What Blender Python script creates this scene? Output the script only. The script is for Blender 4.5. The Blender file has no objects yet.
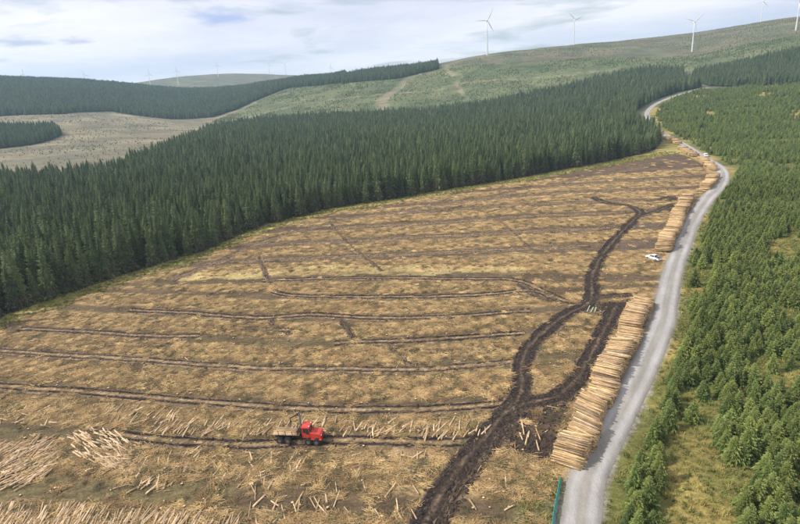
import bpy, math, random
import numpy as np
from mathutils import Vector, Matrix, Euler

rng = np.random.default_rng(11)
random.seed(11)
SC = bpy.context.scene
COL = SC.collection
R = math.radians

# ------------------------------------------------------------------ camera
CAM_H = 60.0
F_PX = 550.0                       # focal length in photo pixels (800 wide)
PITCH, ROLL = R(17.9), R(3.8)
cam_d = bpy.data.cameras.new('camera')
cam_d.sensor_width = 36.0
cam_d.lens = 36.0 * F_PX / 800.0
cam_d.clip_start, cam_d.clip_end = 0.5, 20000
cam = bpy.data.objects.new('camera', cam_d)
COL.objects.link(cam)
FWD = np.array([0, math.cos(PITCH), -math.sin(PITCH)])
_r0 = np.array([1.0, 0, 0]); _u0 = np.array([0, math.sin(PITCH), math.cos(PITCH)])
RIGHT = math.cos(ROLL) * _r0 - math.sin(ROLL) * _u0
UP = math.sin(ROLL) * _r0 + math.cos(ROLL) * _u0
m = Matrix.Identity(4)
for i in range(3):
    m[i][0], m[i][1], m[i][2] = RIGHT[i], UP[i], -FWD[i]
m[2][3] = CAM_H
cam.matrix_world = m
SC.camera = cam

# ------------------------------------------------------------------ sky, sun, exposure
SUN_AZ, SUN_EL = R(-98), R(44)      # azimuth from +Y towards +X
w = bpy.data.worlds.new('World'); SC.world = w; w.use_nodes = True
nt = w.node_tree; N = nt.nodes; L = nt.links
N.clear()
out = N.new('ShaderNodeOutputWorld'); bg = N.new('ShaderNodeBackground')
sky = N.new('ShaderNodeTexSky'); sky.sky_type = 'NISHITA'; sky.sun_disc = False
sky.sun_elevation = SUN_EL; sky.sun_rotation = SUN_AZ
sky.altitude = 300; sky.air_density = 1.0; sky.dust_density = 1.5
bg.inputs['Strength'].default_value = 0.098
tc = N.new('ShaderNodeTexCoord')
sep = N.new('ShaderNodeSeparateXYZ'); L.new(tc.outputs['Generated'], sep.inputs[0])
addz = N.new('ShaderNodeMath'); addz.operation = 'ADD'; addz.inputs[1].default_value = 0.10
absz = N.new('ShaderNodeMath'); absz.operation = 'ABSOLUTE'; L.new(sep.outputs['Z'], absz.inputs[0])
L.new(absz.outputs[0], addz.inputs[0])
dx = N.new('ShaderNodeMath'); dx.operation = 'DIVIDE'; L.new(sep.outputs['X'], dx.inputs[0]); L.new(addz.outputs[0], dx.inputs[1])
dy = N.new('ShaderNodeMath'); dy.operation = 'DIVIDE'; L.new(sep.outputs['Y'], dy.inputs[0]); L.new(addz.outputs[0], dy.inputs[1])
cmb = N.new('ShaderNodeCombineXYZ'); L.new(dx.outputs[0], cmb.inputs[0]); L.new(dy.outputs[0], cmb.inputs[1])
n1 = N.new('ShaderNodeTexNoise'); n1.inputs['Scale'].default_value = 0.55; n1.inputs['Detail'].default_value = 7; n1.inputs['Roughness'].default_value = 0.55
n1.inputs['Distortion'].default_value = 0.4
L.new(cmb.outputs[0], n1.inputs['Vector'])
r1 = N.new('ShaderNodeValToRGB'); r1.color_ramp.elements[0].position = 0.33; r1.color_ramp.elements[1].position = 0.47
L.new(n1.outputs['Fac'], r1.inputs[0])
n2 = N.new('ShaderNodeTexNoise'); n2.inputs['Scale'].default_value = 0.38; n2.inputs['Detail'].default_value = 8; n2.inputs['Roughness'].default_value = 0.55
mp = N.new('ShaderNodeMapping'); mp.inputs['Location'].default_value = (3.7, 1.2, 5.0); L.new(cmb.outputs[0], mp.inputs[0]); L.new(mp.outputs[0], n2.inputs['Vector'])
r2 = N.new('ShaderNodeValToRGB')
r2.color_ramp.elements[0].position = 0.36; r2.color_ramp.elements[0].color = (7.4, 7.6, 9.2, 1)
r2.color_ramp.elements[1].position = 0.62; r2.color_ramp.elements[1].color = (10.9, 10.6, 11.0, 1)
L.new(n2.outputs['Fac'], r2.inputs[0])
mx = N.new('ShaderNodeMix'); mx.data_type = 'RGBA'
L.new(r1.outputs[0], mx.inputs['Factor']); L.new(sky.outputs[0], mx.inputs['A']); L.new(r2.outputs[0], mx.inputs['B'])
SKYSRC = mx.outputs['Result']
def uv_of(px, py):
    d = FWD + (px - 400) / F_PX * RIGHT - (py - 262) / F_PX * UP
    d = d / np.linalg.norm(d); return d[0] / (abs(d[2]) + .1), d[1] / (abs(d[2]) + .1)
def wisp(px, py, pw, ph, color, amt):
    # a thin elongated cloud streak or clear gap lying in the cloud sheet
    global SKYSRC
    c = uv_of(px, py); ex = uv_of(px + pw, py); ey = uv_of(px, py + ph)
    hx = math.hypot(ex[0] - c[0], ex[1] - c[1]); hy = math.hypot(ey[0] - c[0], ey[1] - c[1]); an = math.atan2(ex[1] - c[1], ex[0] - c[0])
    sub = N.new('ShaderNodeVectorMath'); sub.operation = 'SUBTRACT'; L.new(cmb.outputs[0], sub.inputs[0]); sub.inputs[1].default_value = (c[0], c[1], 0)
    mpn = N.new('ShaderNodeMapping'); mpn.vector_type = 'TEXTURE'; mpn.inputs['Rotation'].default_value = (0, 0, an); mpn.inputs['Scale'].default_value = (hx, hy, 1)
    L.new(sub.outputs[0], mpn.inputs[0])
    nzw = N.new('ShaderNodeTexNoise'); nzw.inputs['Scale'].default_value = 1.3; nzw.inputs['Detail'].default_value = 6; L.new(mpn.outputs[0], nzw.inputs['Vector'])
    ln = N.new('ShaderNodeVectorMath'); ln.operation = 'LENGTH'; L.new(mpn.outputs[0], ln.inputs[0])
    ad = N.new('ShaderNodeMath'); ad.operation = 'MULTIPLY_ADD'; L.new(nzw.outputs['Fac'], ad.inputs[0]); ad.inputs[1].default_value = 1.8; L.new(ln.outputs['Value'], ad.inputs[2])
    mrw = N.new('ShaderNodeMapRange'); mrw.interpolation_type = 'SMOOTHSTEP'
    mrw.inputs['From Min'].default_value = 1.9; mrw.inputs['From Max'].default_value = 1.0; mrw.inputs['To Min'].default_value = 0; mrw.inputs['To Max'].default_value = amt
    L.new(ad.outputs[0], mrw.inputs['Value'])
    mw = N.new('ShaderNodeMix'); mw.data_type = 'RGBA'; L.new(mrw.outputs[0], mw.inputs['Factor']); L.new(SKYSRC, mw.inputs['A']); mw.inputs['B'].default_value = (*color, 1)
    SKYSRC = mw.outputs['Result']
wisp(222, 17, 42, 11, (4.2, 5.2, 8.6), .85)
wisp(22, 42, 42, 7, (5.2, 5.7, 7.4), .8)
wisp(76, 41, 24, 5, (5.6, 6.0, 7.6), .75)
wisp(290, 3, 30, 6, (6.2, 6.8, 9.0), .6)
L.new(SKYSRC, bg.inputs['Color']); L.new(bg.outputs[0], out.inputs['Surface'])

sun_d = bpy.data.lights.new('sun', 'SUN'); sun_d.energy = 4.2; sun_d.angle = R(2); sun_d.color = (1.0, 0.95, 0.87)
sun = bpy.data.objects.new('sun', sun_d); COL.objects.link(sun)
sd = Vector((math.sin(SUN_AZ) * math.cos(SUN_EL), math.cos(SUN_AZ) * math.cos(SUN_EL), math.sin(SUN_EL)))
sun.rotation_euler = sd.to_track_quat('Z', 'Y').to_euler()
sun.location = (0, 0, 400)
SC.view_settings.view_transform = 'Standard'; SC.view_settings.look = 'None'
SC.view_settings.exposure = 0.12; SC.view_settings.gamma = 1.0; SC.view_settings.use_curve_mapping = False
SC.render.engine = 'CYCLES'
SC.cycles.use_denoising = True; SC.cycles.denoising_prefilter = 'ACCURATE'; SC.cycles.use_adaptive_sampling = False
SC.cycles.max_bounces = 5; SC.cycles.diffuse_bounces = 3; SC.cycles.volume_bounces = 1

# ------------------------------------------------------------------ numeric helpers
def vnoise(x, y, seed=0):
    x = np.asarray(x, float); y = np.asarray(y, float)
    xi = np.floor(x).astype(np.int64); yi = np.floor(y).astype(np.int64)
    fx = x - xi; fy = y - yi
    fx = fx * fx * (3 - 2 * fx); fy = fy * fy * (3 - 2 * fy)
    def h(a, b):
        n = (a * 374761393 + b * 668265263 + seed * 974634777) & 0x7fffffff
        n = ((n ^ (n >> 13)) * 1274126177) & 0x7fffffff
        n = n ^ (n >> 16)
        return (n & 0xffff) / 65535.0
    a = h(xi, yi); b = h(xi + 1, yi); c = h(xi, yi + 1); d = h(xi + 1, yi + 1)
    return (a * (1 - fx) + b * fx) * (1 - fy) + (c * (1 - fx) + d * fx) * fy

def fbm(x, y, oct=4, seed=0):
    s = 0; a = 0.5; t = 0
    for k in range(oct):
        s = s + a * vnoise(x * 2 ** k, y * 2 ** k, seed + k); t += a; a *= 0.5
    return s / t

def sstep(a, b, x):
    t = np.clip((x - a) / (b - a), 0, 1)
    return t * t * (3 - 2 * t)

# ------------------------------------------------------------------ terrain height
T_R = np.array([0, 450, 600, 800, 950, 1100, 1300, 1500, 1700, 2000, 2400, 3000, 3600, 5200.])
T_COLS = np.array([-40, -34.7, -28, -20, -15, -10, -3, 4, 10, 20, 28, 34.7, 42])
T_Z = np.array([
    [0, 0, 3, 9, 18, 32, 52, 75, 105, 152, 140, 120, 110, 60],
    [0, 0, 3, 9, 18, 30, 50, 72, 103, 150, 140, 120, 110, 60],
    [0, 0, 3, 9, 18, 30, 48, 68, 95, 127, 135, 115, 110, 60],
    [0, 0, 1, 4,  8, 12, 18, 32, 54, 82, 70, 165, 180, 60],
    [0, 0, 1, 4,  8, 13, 24, 45, 66, 78, 70, 165, 182, 60],
    [0, 0, 1, 4,  8, 20, 46, 70, 88, 90, 85, 140, 150, 60],
    [0, 0, 0, 2,  6, 30, 72, 92, 92, 88, 85, 100, 90, 60],
    [0, 0, 0, 2,  8, 36, 88, 103, 98, 92, 85, 90, 80, 60],
    [0, 0, 0, 3, 14, 48, 106, 123, 118, 108, 100, 90, 80, 60],
    [0, 0, 3, 14, 24, 42, 92, 124, 130, 120, 110, 90, 80, 60],
    [0, 0, 4, 16, 26, 44, 74, 108, 139, 146, 130, 110, 90, 60],
    [0, 0, 4, 18, 28, 46, 94, 130, 152, 166, 150, 120, 100, 60],
    [0, 0, 4, 18, 28, 48, 98, 136, 160, 178, 165, 130, 100, 60]], float)
_az = np.arange(-60, 60.1, 0.5); _rr = np.arange(0, 5200, 20.0)
_g = np.array([np.interp(_rr, T_R, row) for row in T_Z])
_g = np.array([np.interp(_az, T_COLS, _g[:, j]) for j in range(len(_rr))]).T   # az x r
def _blur(a, k, ax):
    p = [(0, 0), (0, 0)]; p[ax] = (k, k)
    b = np.pad(a, p, mode='edge'); c = np.zeros_like(a)
    for s in range(2 * k + 1):
        c += np.take(b, np.arange(s, s + a.shape[ax]), axis=ax)
    return c / (2 * k + 1)
for _ in range(2):
    _g = _blur(_blur(_g, 2, 1), 3, 0)

def base_z(x, y):
    x = np.asarray(x, float); y = np.asarray(y, float)
    r = np.hypot(x, y); az = np.degrees(np.arctan2(x, y))
    az = np.clip(az, -59.9, 59.9); r = np.clip(r, 0, 5150)
    fi = (az + 60) / 0.5; fj = r / 20.0
    i = np.clip(fi.astype(int), 0, len(_az) - 2); j = np.clip(fj.astype(int), 0, len(_rr) - 2)
    u = fi - i; v = fj - j
    z = (_g[i, j] * (1 - u) + _g[i + 1, j] * u) * (1 - v) + (_g[i, j + 1] * (1 - u) + _g[i + 1, j + 1] * u) * v
    far = sstep(600, 1100, r)
    z = z + far * ((fbm(x / 160, y / 160, 4, 3) - 0.5) * 9)
    return z

def terr(x, y):
    z = base_z(x, y)
    r = np.hypot(np.asarray(x, float), np.asarray(y, float))
    near = 1 - sstep(170, 330, r)
    z = z + near * ((fbm(np.asarray(x) / 7.0, np.asarray(y) / 7.0, 3, 9) - 0.5) * 0.55)
    z = z + (1 - sstep(300, 700, r)) * (fbm(np.asarray(x) / 60.0, np.asarray(y) / 60.0, 2, 21) - 0.5) * 1.2
    return z

def ray(px, py):
    d = FWD + (px - 400) / F_PX * RIGHT - (py - 262) / F_PX * UP
    return d / np.linalg.norm(d)

_ts = np.concatenate([[0], np.geomspace(30, 5000, 700)])
def ground(px, py):
    d = ray(px, py)
    P = d[None, :] * _ts[:, None]; P[:, 2] += CAM_H
    dz = P[:, 2] - terr(P[:, 0], P[:, 1])
    k = np.argmax(dz < 0)
    if k == 0: k = len(_ts) - 1
    a, b = dz[k - 1], dz[k]
    t = _ts[k - 1] + (_ts[k] - _ts[k - 1]) * a / (a - b + 1e-9)
    return d[0] * t, d[1] * t

def gpoly(pts): return np.array([ground(*p) for p in pts])
def az_of(px):                       # azimuth of the photo column at horizon height
    d = ray(px, 84 - (px - 400) * 0.066); return math.atan2(d[0], d[1])
def cr(px, r):
    a = az_of(px); return (math.sin(a) * r, math.cos(a) * r)
def crpoly(pts): return np.array([cr(*p) for p in pts])

def project(x, y, z):
    x = np.asarray(x, float); v = np.stack([x, np.asarray(y, float), np.asarray(z, float) - CAM_H], -1)
    dpt = v @ FWD; dpt = np.where(dpt < 1, 1, dpt)
    return 400 + F_PX * (v @ RIGHT) / dpt, 262 - F_PX * (v @ UP) / dpt, v @ FWD

def inframe(x, y, z, mx=70, my=70):
    a, b, d = project(x, y, z)
    return (d > 5) & (a > -mx) & (a < 800 + mx) & (b > -my) & (b < 524 + my)

def pip(x, y, poly):
    x = np.asarray(x, float); y = np.asarray(y, float)
    ins = np.zeros(x.shape, bool); n = len(poly); j = n - 1
    for i in range(n):
        xi, yi = poly[i]; xj, yj = poly[j]
        if yi != yj:
            c = ((yi > y) != (yj > y)) & (x < (xj - xi) * (y - yi) / (yj - yi) + xi)
            ins ^= c
        j = i
    return ins

def pdist(x, y, line):
    x = np.asarray(x, float); y = np.asarray(y, float)
    best = np.full(x.shape, 1e9)
    for (ax, ay), (bx, by) in zip(line[:-1], line[1:]):
        ex, ey = bx - ax, by - ay; l2 = ex * ex + ey * ey + 1e-9
        t = np.clip(((x - ax) * ex + (y - ay) * ey) / l2, 0, 1)
        best = np.minimum(best, np.hypot(x - ax - t * ex, y - ay - t * ey))
    return best

def smooth(line, step):              # Catmull-Rom resample to even steps
    P = np.array(line, float)
    P = np.vstack([2 * P[0] - P[1], P, 2 * P[-1] - P[-2]])
    o = []
    for i in range(1, len(P) - 2):
        for t in np.linspace(0, 1, 24, endpoint=False):
            a, b, c, d = P[i - 1], P[i], P[i + 1], P[i + 2]
            o.append(0.5 * (2 * b + (c - a) * t + (2 * a - 5 * b + 4 * c - d) * t * t + (3 * b - a - 3 * c + d) * t ** 3))
    o.append(P[-2]); o = np.array(o)
    s = np.concatenate([[0], np.cumsum(np.hypot(*(o[1:] - o[:-1]).T))])
    q = np.linspace(0, s[-1], max(2, int(s[-1] / step)))
    return np.stack([np.interp(q, s, o[:, 0]), np.interp(q, s, o[:, 1])], 1)

def normals(P):
    t = np.gradient(P, axis=0); t /= np.linalg.norm(t, axis=1)[:, None] + 1e-9
    return np.stack([-t[:, 1], t[:, 0]], 1), t       # left normal, tangent

# ------------------------------------------------------------------ mesh / object helpers
def mesh_np(name, V, Fc, mats=(), smooth_shade=False):
    me = bpy.data.meshes.new(name)
    V = np.asarray(V, np.float32); Fc = np.asarray(Fc, np.int32)
    k = Fc.shape[1]
    me.vertices.add(len(V)); me.vertices.foreach_set('co', V.ravel())
    me.loops.add(Fc.size); me.loops.foreach_set('vertex_index', Fc.ravel())
    me.polygons.add(len(Fc))
    me.polygons.foreach_set('loop_start', np.arange(0, Fc.size, k, dtype=np.int32))
    me.polygons.foreach_set('loop_total', np.full(len(Fc), k, np.int32))
    if smooth_shade: me.polygons.foreach_set('use_smooth', np.ones(len(Fc), bool))
    for mm in mats: me.materials.append(mm)
    me.update(calc_edges=True); me.validate()
    return me

def link(name, data, parent=None, label=None, cat=None, group=None, kind=None, col=None):
    o = bpy.data.objects.new(name, data)
    (col or COL).objects.link(o)
    if parent is not None: o.parent = parent
    if label: o['label'] = label
    if cat: o['category'] = cat
    if group: o['group'] = group
    if kind: o['kind'] = kind
    return o

class MB:
    """collects shapes into one mesh"""
    def __init__(s): s.v = []; s.f = []
    def add(s, vs, fs):
        b = len(s.v); s.v += [tuple(v) for v in vs]; s.f += [tuple(i + b for i in f) for f in fs]; return s
    def box(s, c, d, taper=1.0, rot=None, taper_x=None):
        tx = taper if taper_x is None else taper_x
        h = [q / 2 for q in d]; vs = []
        for z, t, u in ((-h[2], 1, 1), (h[2], tx, taper)):
            for x, y in ((-h[0], -h[1]), (h[0], -h[1]), (h[0], h[1]), (-h[0], h[1])):
                vs.append(Vector((x * t, y * u, z)))
        if rot is not None: vs = [rot @ v for v in vs]
        vs = [v + Vector(c) for v in vs]
        return s.add(vs, [(3, 2, 1, 0), (4, 5, 6, 7), (0, 1, 5, 4), (1, 2, 6, 5), (2, 3, 7, 6), (3, 0, 4, 7)])
    def prism(s, prof, y0, y1):           # profile in x,z extruded along y
        n = len(prof)
        vs = [(x, y0, z) for x, z in prof] + [(x, y1, z) for x, z in prof]
        fs = [tuple(range(n)), tuple(range(2 * n - 1, n - 1, -1))]
        fs += [(i, i + n, (i + 1) % n + n, (i + 1) % n) for i in range(n)]
        return s.add(vs, fs)
    def tube(s, a, b, r0, r1=None, n=8, cap=True):
        r1 = r0 if r1 is None else r1
        a = Vector(a); b = Vector(b); d = (b - a).normalized()
        u = d.orthogonal().normalized(); w_ = d.cross(u)
        vs = []
        for p, r in ((a, r0), (b, r1)):
            for i in range(n):
                t = 2 * math.pi * i / n; vs.append(p + (u * math.cos(t) + w_ * math.sin(t)) * r)
        fs = [(i, (i + 1) % n, (i + 1) % n + n, i + n) for i in range(n)]
        if cap: fs += [tuple(range(n - 1, -1, -1)), tuple(range(n, 2 * n))]
        return s.add(vs, fs)
    def build(s, name, mat, parent=None, bevel=0, smooth_shade=False, **kw):
        me = bpy.data.meshes.new(name); me.from_pydata(s.v, [], s.f); me.update()
        me.materials.append(mat)
        if smooth_shade:
            for p in me.polygons: p.use_smooth = True
        o = link(name, me, parent, **kw)
        if bevel:
            b = o.modifiers.new('bevel', 'BEVEL'); b.width = bevel; b.segments = 2; b.limit_method = 'ANGLE'
        return o

# ------------------------------------------------------------------ materials
def mat(name, col, rough=0.8, metal=0.0, spec=0.3, var=0.0, noise=0.0, nscale=3.0, obj_hue=0.0, col2=None, bump=0.0):
    """principled with per-object brightness variation and object-space noise"""
    M = bpy.data.materials.new(name); M.use_nodes = True
    nt = M.node_tree; N = nt.nodes; L = nt.links
    b = N['Principled BSDF']
    b.inputs['Roughness'].default_value = rough; b.inputs['Metallic'].default_value = metal
    b.inputs['Specular IOR Level'].default_value = spec
    src = None
    if col2 is not None:
        oi = N.new('ShaderNodeObjectInfo'); mxn = N.new('ShaderNodeMix'); mxn.data_type = 'RGBA'
        mxn.inputs['A'].default_value = (*col, 1); mxn.inputs['B'].default_value = (*col2, 1)
        L.new(oi.outputs['Random'], mxn.inputs['Factor']); src = mxn.outputs['Result']
    if src is None:
        rgb = N.new('ShaderNodeRGB'); rgb.outputs[0].default_value = (*col, 1); src = rgb.outputs[0]
    if var:
        oi2 = N.new('ShaderNodeObjectInfo'); mul = N.new('ShaderNodeMath'); mul.operation = 'MULTIPLY'; mul.inputs[1].default_value = 37.713
        fr = N.new('ShaderNodeMath'); fr.operation = 'FRACT'
        mr = N.new('ShaderNodeMapRange'); mr.inputs['To Min'].default_value = 1 - var; mr.inputs['To Max'].default_value = 1 + var
        L.new(oi2.outputs['Random'], mul.inputs[0]); L.new(mul.outputs[0], fr.inputs[0]); L.new(fr.outputs[0], mr.inputs['Value'])
        sc = N.new('ShaderNodeVectorMath'); sc.operation = 'SCALE'; L.new(src, sc.inputs[0]); L.new(mr.outputs[0], sc.inputs['Scale']); src = sc.outputs[0]
    if noise or bump:
        t = N.new('ShaderNodeTexCoord'); nz = N.new('ShaderNodeTexNoise'); nz.inputs['Scale'].default_value = nscale; nz.inputs['Detail'].default_value = 5
        L.new(t.outputs['Object'], nz.inputs['Vector'])
        if noise:
            mr2 = N.new('ShaderNodeMapRange'); mr2.inputs['From Min'].default_value = 0.25; mr2.inputs['From Max'].default_value = 0.75
            mr2.inputs['To Min'].default_value = 1 - noise; mr2.inputs['To Max'].default_value = 1 + noise
            L.new(nz.outputs['Fac'], mr2.inputs['Value'])
            sc2 = N.new('ShaderNodeVectorMath'); sc2.operation = 'SCALE'; L.new(src, sc2.inputs[0]); L.new(mr2.outputs[0], sc2.inputs['Scale']); src = sc2.outputs[0]
        if bump:
            bp = N.new('ShaderNodeBump'); bp.inputs['Strength'].default_value = bump; L.new(nz.outputs['Fac'], bp.inputs['Height']); L.new(bp.outputs[0], b.inputs['Normal'])
    L.new(src, b.inputs['Base Color'])
    return M

M_SPRUCE = mat('spruce_needles', (0.056, 0.086, 0.037), 0.75, var=0.36, noise=0.35, nscale=0.9, col2=(0.108, 0.140, 0.054))
M_TIP = mat('spruce_tips', (0.115, 0.150, 0.050), 0.75, var=0.3, col2=(0.165, 0.185, 0.062))
M_DEAD = mat('dead_lower_branches', (0.105, 0.085, 0.055), 0.9, var=0.3)
M_YTIP = mat('young_spruce_tips', (0.17, 0.20, 0.055), 0.75, var=0.3, col2=(0.24, 0.245, 0.065))
M_YOUNG = mat('young_spruce_needles', (0.076, 0.120, 0.030), 0.75, var=0.3, noise=0.3, nscale=1.4, col2=(0.145, 0.180, 0.042))
M_BARK = mat('conifer_bark', (0.12, 0.085, 0.06), 0.9, noise=0.3, nscale=6)
M_LOG = mat('peeled_log_wood', (0.42, 0.262, 0.118), 0.8, var=0.33, noise=0.3, nscale=2.2, col2=(0.62, 0.445, 0.24))
M_LOGEND = mat('cut_log_end', (0.66, 0.47, 0.26), 0.8, var=0.15, noise=0.15, nscale=8)
M_GLOG = mat('weathered_log_wood', (0.40, 0.275, 0.15), 0.85, var=0.3, noise=0.25, nscale=2.2, col2=(0.64, 0.48, 0.30))
M_TWIG = mat('dry_brash', (0.58, 0.405, 0.185), 0.9, var=0.35, col2=(0.27, 0.17, 0.082))
M_TWIG2 = mat('green_brash', (0.17, 0.145, 0.065), 0.9, var=0.35, col2=(0.11, 0.085, 0.05))
M_GRASS = mat('rough_grass', (0.36, 0.29, 0.085), 0.85, var=0.3, col2=(0.20, 0.22, 0.06))
M_GRASSG = mat('green_grass', (0.15, 0.17, 0.045), 0.85, var=0.3, col2=(0.10, 0.13, 0.04))
M_RED = mat('red_machine_paint', (0.55, 0.055, 0.035), 0.5, spec=0.4, noise=0.3, nscale=2)
M_BLACK = mat('black_steel', (0.025, 0.025, 0.028), 0.6, spec=0.4, noise=0.2)
M_GREY = mat('grey_steel', (0.16, 0.16, 0.165), 0.5, metal=0.3, noise=0.2)
M_RUBBER = mat('muddy_rubber', (0.035, 0.030, 0.026), 0.9, noise=0.4, nscale=4)
M_GLASS = mat('dark_window_glass', (0.03, 0.04, 0.05), 0.08, spec=0.6)
M_WHITE = mat('white_vehicle_paint', (0.78, 0.78, 0.78), 0.35, spec=0.5)
M_TURB = mat('turbine_white', (0.72, 0.73, 0.74), 0.5)
M_LAMP = mat('clear_lamp', (0.85, 0.84, 0.8), 0.2)
M_TLAMP = mat('red_lamp', (0.45, 0.02, 0.02), 0.25)
M_TEAL = mat('teal_netting', (0.10, 0.36, 0.31), 0.8, noise=0.2, nscale=2)
M_POST = mat('grey_post_wood', (0.24, 0.20, 0.15), 0.9, noise=0.3)
M_PALEPOLE = mat('pale_green_pole', (0.50, 0.58, 0.42), 0.6)

def attr_mat(name, fine, rough=0.95, bump=0.25, bscale=2.0):
    """base colour from the 'tint' attribute, broken up by noises: fine = list of (scale, amount, stretch)"""
    M = bpy.data.materials.new(name); M.use_nodes = True
    nt = M.node_tree; N = nt.nodes; L = nt.links
    b = N['Principled BSDF']; b.inputs['Roughness'].default_value = rough; b.inputs['Specular IOR Level'].default_value = 0.15
    a = N.new('ShaderNodeAttribute'); a.attribute_name = 'tint'; src = a.outputs['Color']
    t = N.new('ShaderNodeTexCoord'); last = None
    for k, (s, amt, st, col) in enumerate(fine):
        mpn = N.new('ShaderNodeMapping'); mpn.inputs['Scale'].default_value = (st[0], st[1], 1); mpn.inputs['Rotation'].default_value = (0, 0, st[2])
        L.new(t.outputs['Object'], mpn.inputs[0])
        nz = N.new('ShaderNodeTexNoise'); nz.inputs['Scale'].default_value = s; nz.inputs['Detail'].default_value = 6; nz.inputs['Roughness'].default_value = 0.65
        L.new(mpn.outputs[0], nz.inputs['Vector'])
        mr = N.new('ShaderNodeMapRange'); mr.inputs['From Min'].default_value = 0.3; mr.inputs['From Max'].default_value = 0.7
        mr.inputs['To Min'].default_value = 1 - amt; mr.inputs['To Max'].default_value = 1 + amt; mr.clamp = False
        L.new(nz.outputs['Fac'], mr.inputs['Value'])
        sc = N.new('ShaderNodeVectorMath'); sc.operation = 'SCALE'; L.new(src, sc.inputs[0]); L.new(mr.outputs[0], sc.inputs['Scale']); src = sc.outputs[0]
        last = nz
    L.new(src, b.inputs['Base Color'])
    if bump:
        bp = N.new('ShaderNodeBump'); bp.inputs['Strength'].default_value = bump; bp.inputs['Distance'].default_value = 0.3
        L.new(last.outputs['Fac'], bp.inputs['Height']); L.new(bp.outputs[0], b.inputs['Normal'])
    return M

M_GROUND = attr_mat('ground_soil', [(0.012, 0.25, (1, 1, 0), 0), (0.05, 0.22, (.6, 1.4, .2), 0), (0.16, 0.25, (0.5, 1.2, 0), 0), (0.9, 0.38, (0.7, 1.3, 0.2), 0), (3.0, 0.4, (1, 1, 0), 0)], bump=0.5)
M_ROAD = attr_mat('gravel', [(0.2, 0.07, (1, 1, 0), 0), (1.5, 0.08, (2.2, .4, -.5), 0), (7, 0.2, (1, 1, 0), 0), (20, .15, (1, 1, 0), 0)], bump=0.25)
M_MUD = attr_mat('churned_mud', [(0.35, 0.35, (1, 1, 0), 0), (1.8, 0.55, (1, 1, 0), 0)], rough=0.97, bump=0.6)

# ------------------------------------------------------------------ layout traced on the ground
ROAD_PX = [(566, 570), (573, 545), (580, 524), (588, 477), (611, 431), (627, 400), (646, 362), (662, 324), (668, 294), (675, 264), (683, 244), (692, 222),
           (707, 199), (720, 185), (723, 173), (715, 164), (703, 157), (691, 149), (679, 142), (667, 135.5), (656, 129), (650, 122.5), (647, 115.5), (649, 109.5), (656, 104), (668, 98.5), (685, 93), (698, 89), (708, 87.5)]
ROAD = smooth(gpoly(ROAD_PX), 1.5)
EDGE_PX = [(-120, 372), (-60, 343), (0, 321), (50, 303), (100, 286), (160, 268), (200, 255), (260, 229), (330, 211), (380, 203), (440, 193), (520, 180), (600, 165), (672, 152)]
EDGE = gpoly(EDGE_PX)                # foot of the mature forest
PILE_PX = [(567, 468), (581, 437), (599, 401), (614, 370), (628, 338), (641, 302)]   # centre line of the long pile
FIELD = np.vstack([EDGE, gpoly([(690, 157), (708, 168), (714, 176), (700, 199), (684, 222), (676, 240), (664, 264), (657, 294), (650, 324), (632, 362), (608, 400), (593, 431), (569, 477), (558, 524), (552, 600), (-500, 600)])])
MUDZ = gpoly([(595, 303), (632, 298), (616, 330), (602, 350), (590, 380), (566, 415), (553, 450), (545, 468), (522, 455), (508, 450), (500, 430), (530, 405), (568, 392), (584, 365), (598, 335)])
DARKZ = gpoly([(615, 225), (668, 196), (676, 203), (655, 245), (640, 262), (622, 255)])
YELZ = gpoly([(175, 274), (260, 268), (340, 264), (430, 264), (520, 266), (530, 271), (430, 274), (330, 275), (240, 279), (180, 280)])
ROADVERGE = gpoly([(552, 540), (556, 505), (562, 482), (552, 470), (535, 470), (520, 500), (505, 540)])
DARK2 = gpoly([(658, 199), (668, 193), (678, 197), (680, 208), (668, 215), (660, 211)])
GRN1 = gpoly([(-60, 424), (0, 425), (60, 428), (78, 440), (50, 441), (0, 445), (-60, 445)])
GRN2 = gpoly([(46, 441), (92, 440), (102, 470), (112, 488), (240, 480), (245, 500), (150, 506), (0, 503), (-60, 500), (-60, 488), (0, 490), (50, 478)])
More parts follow.
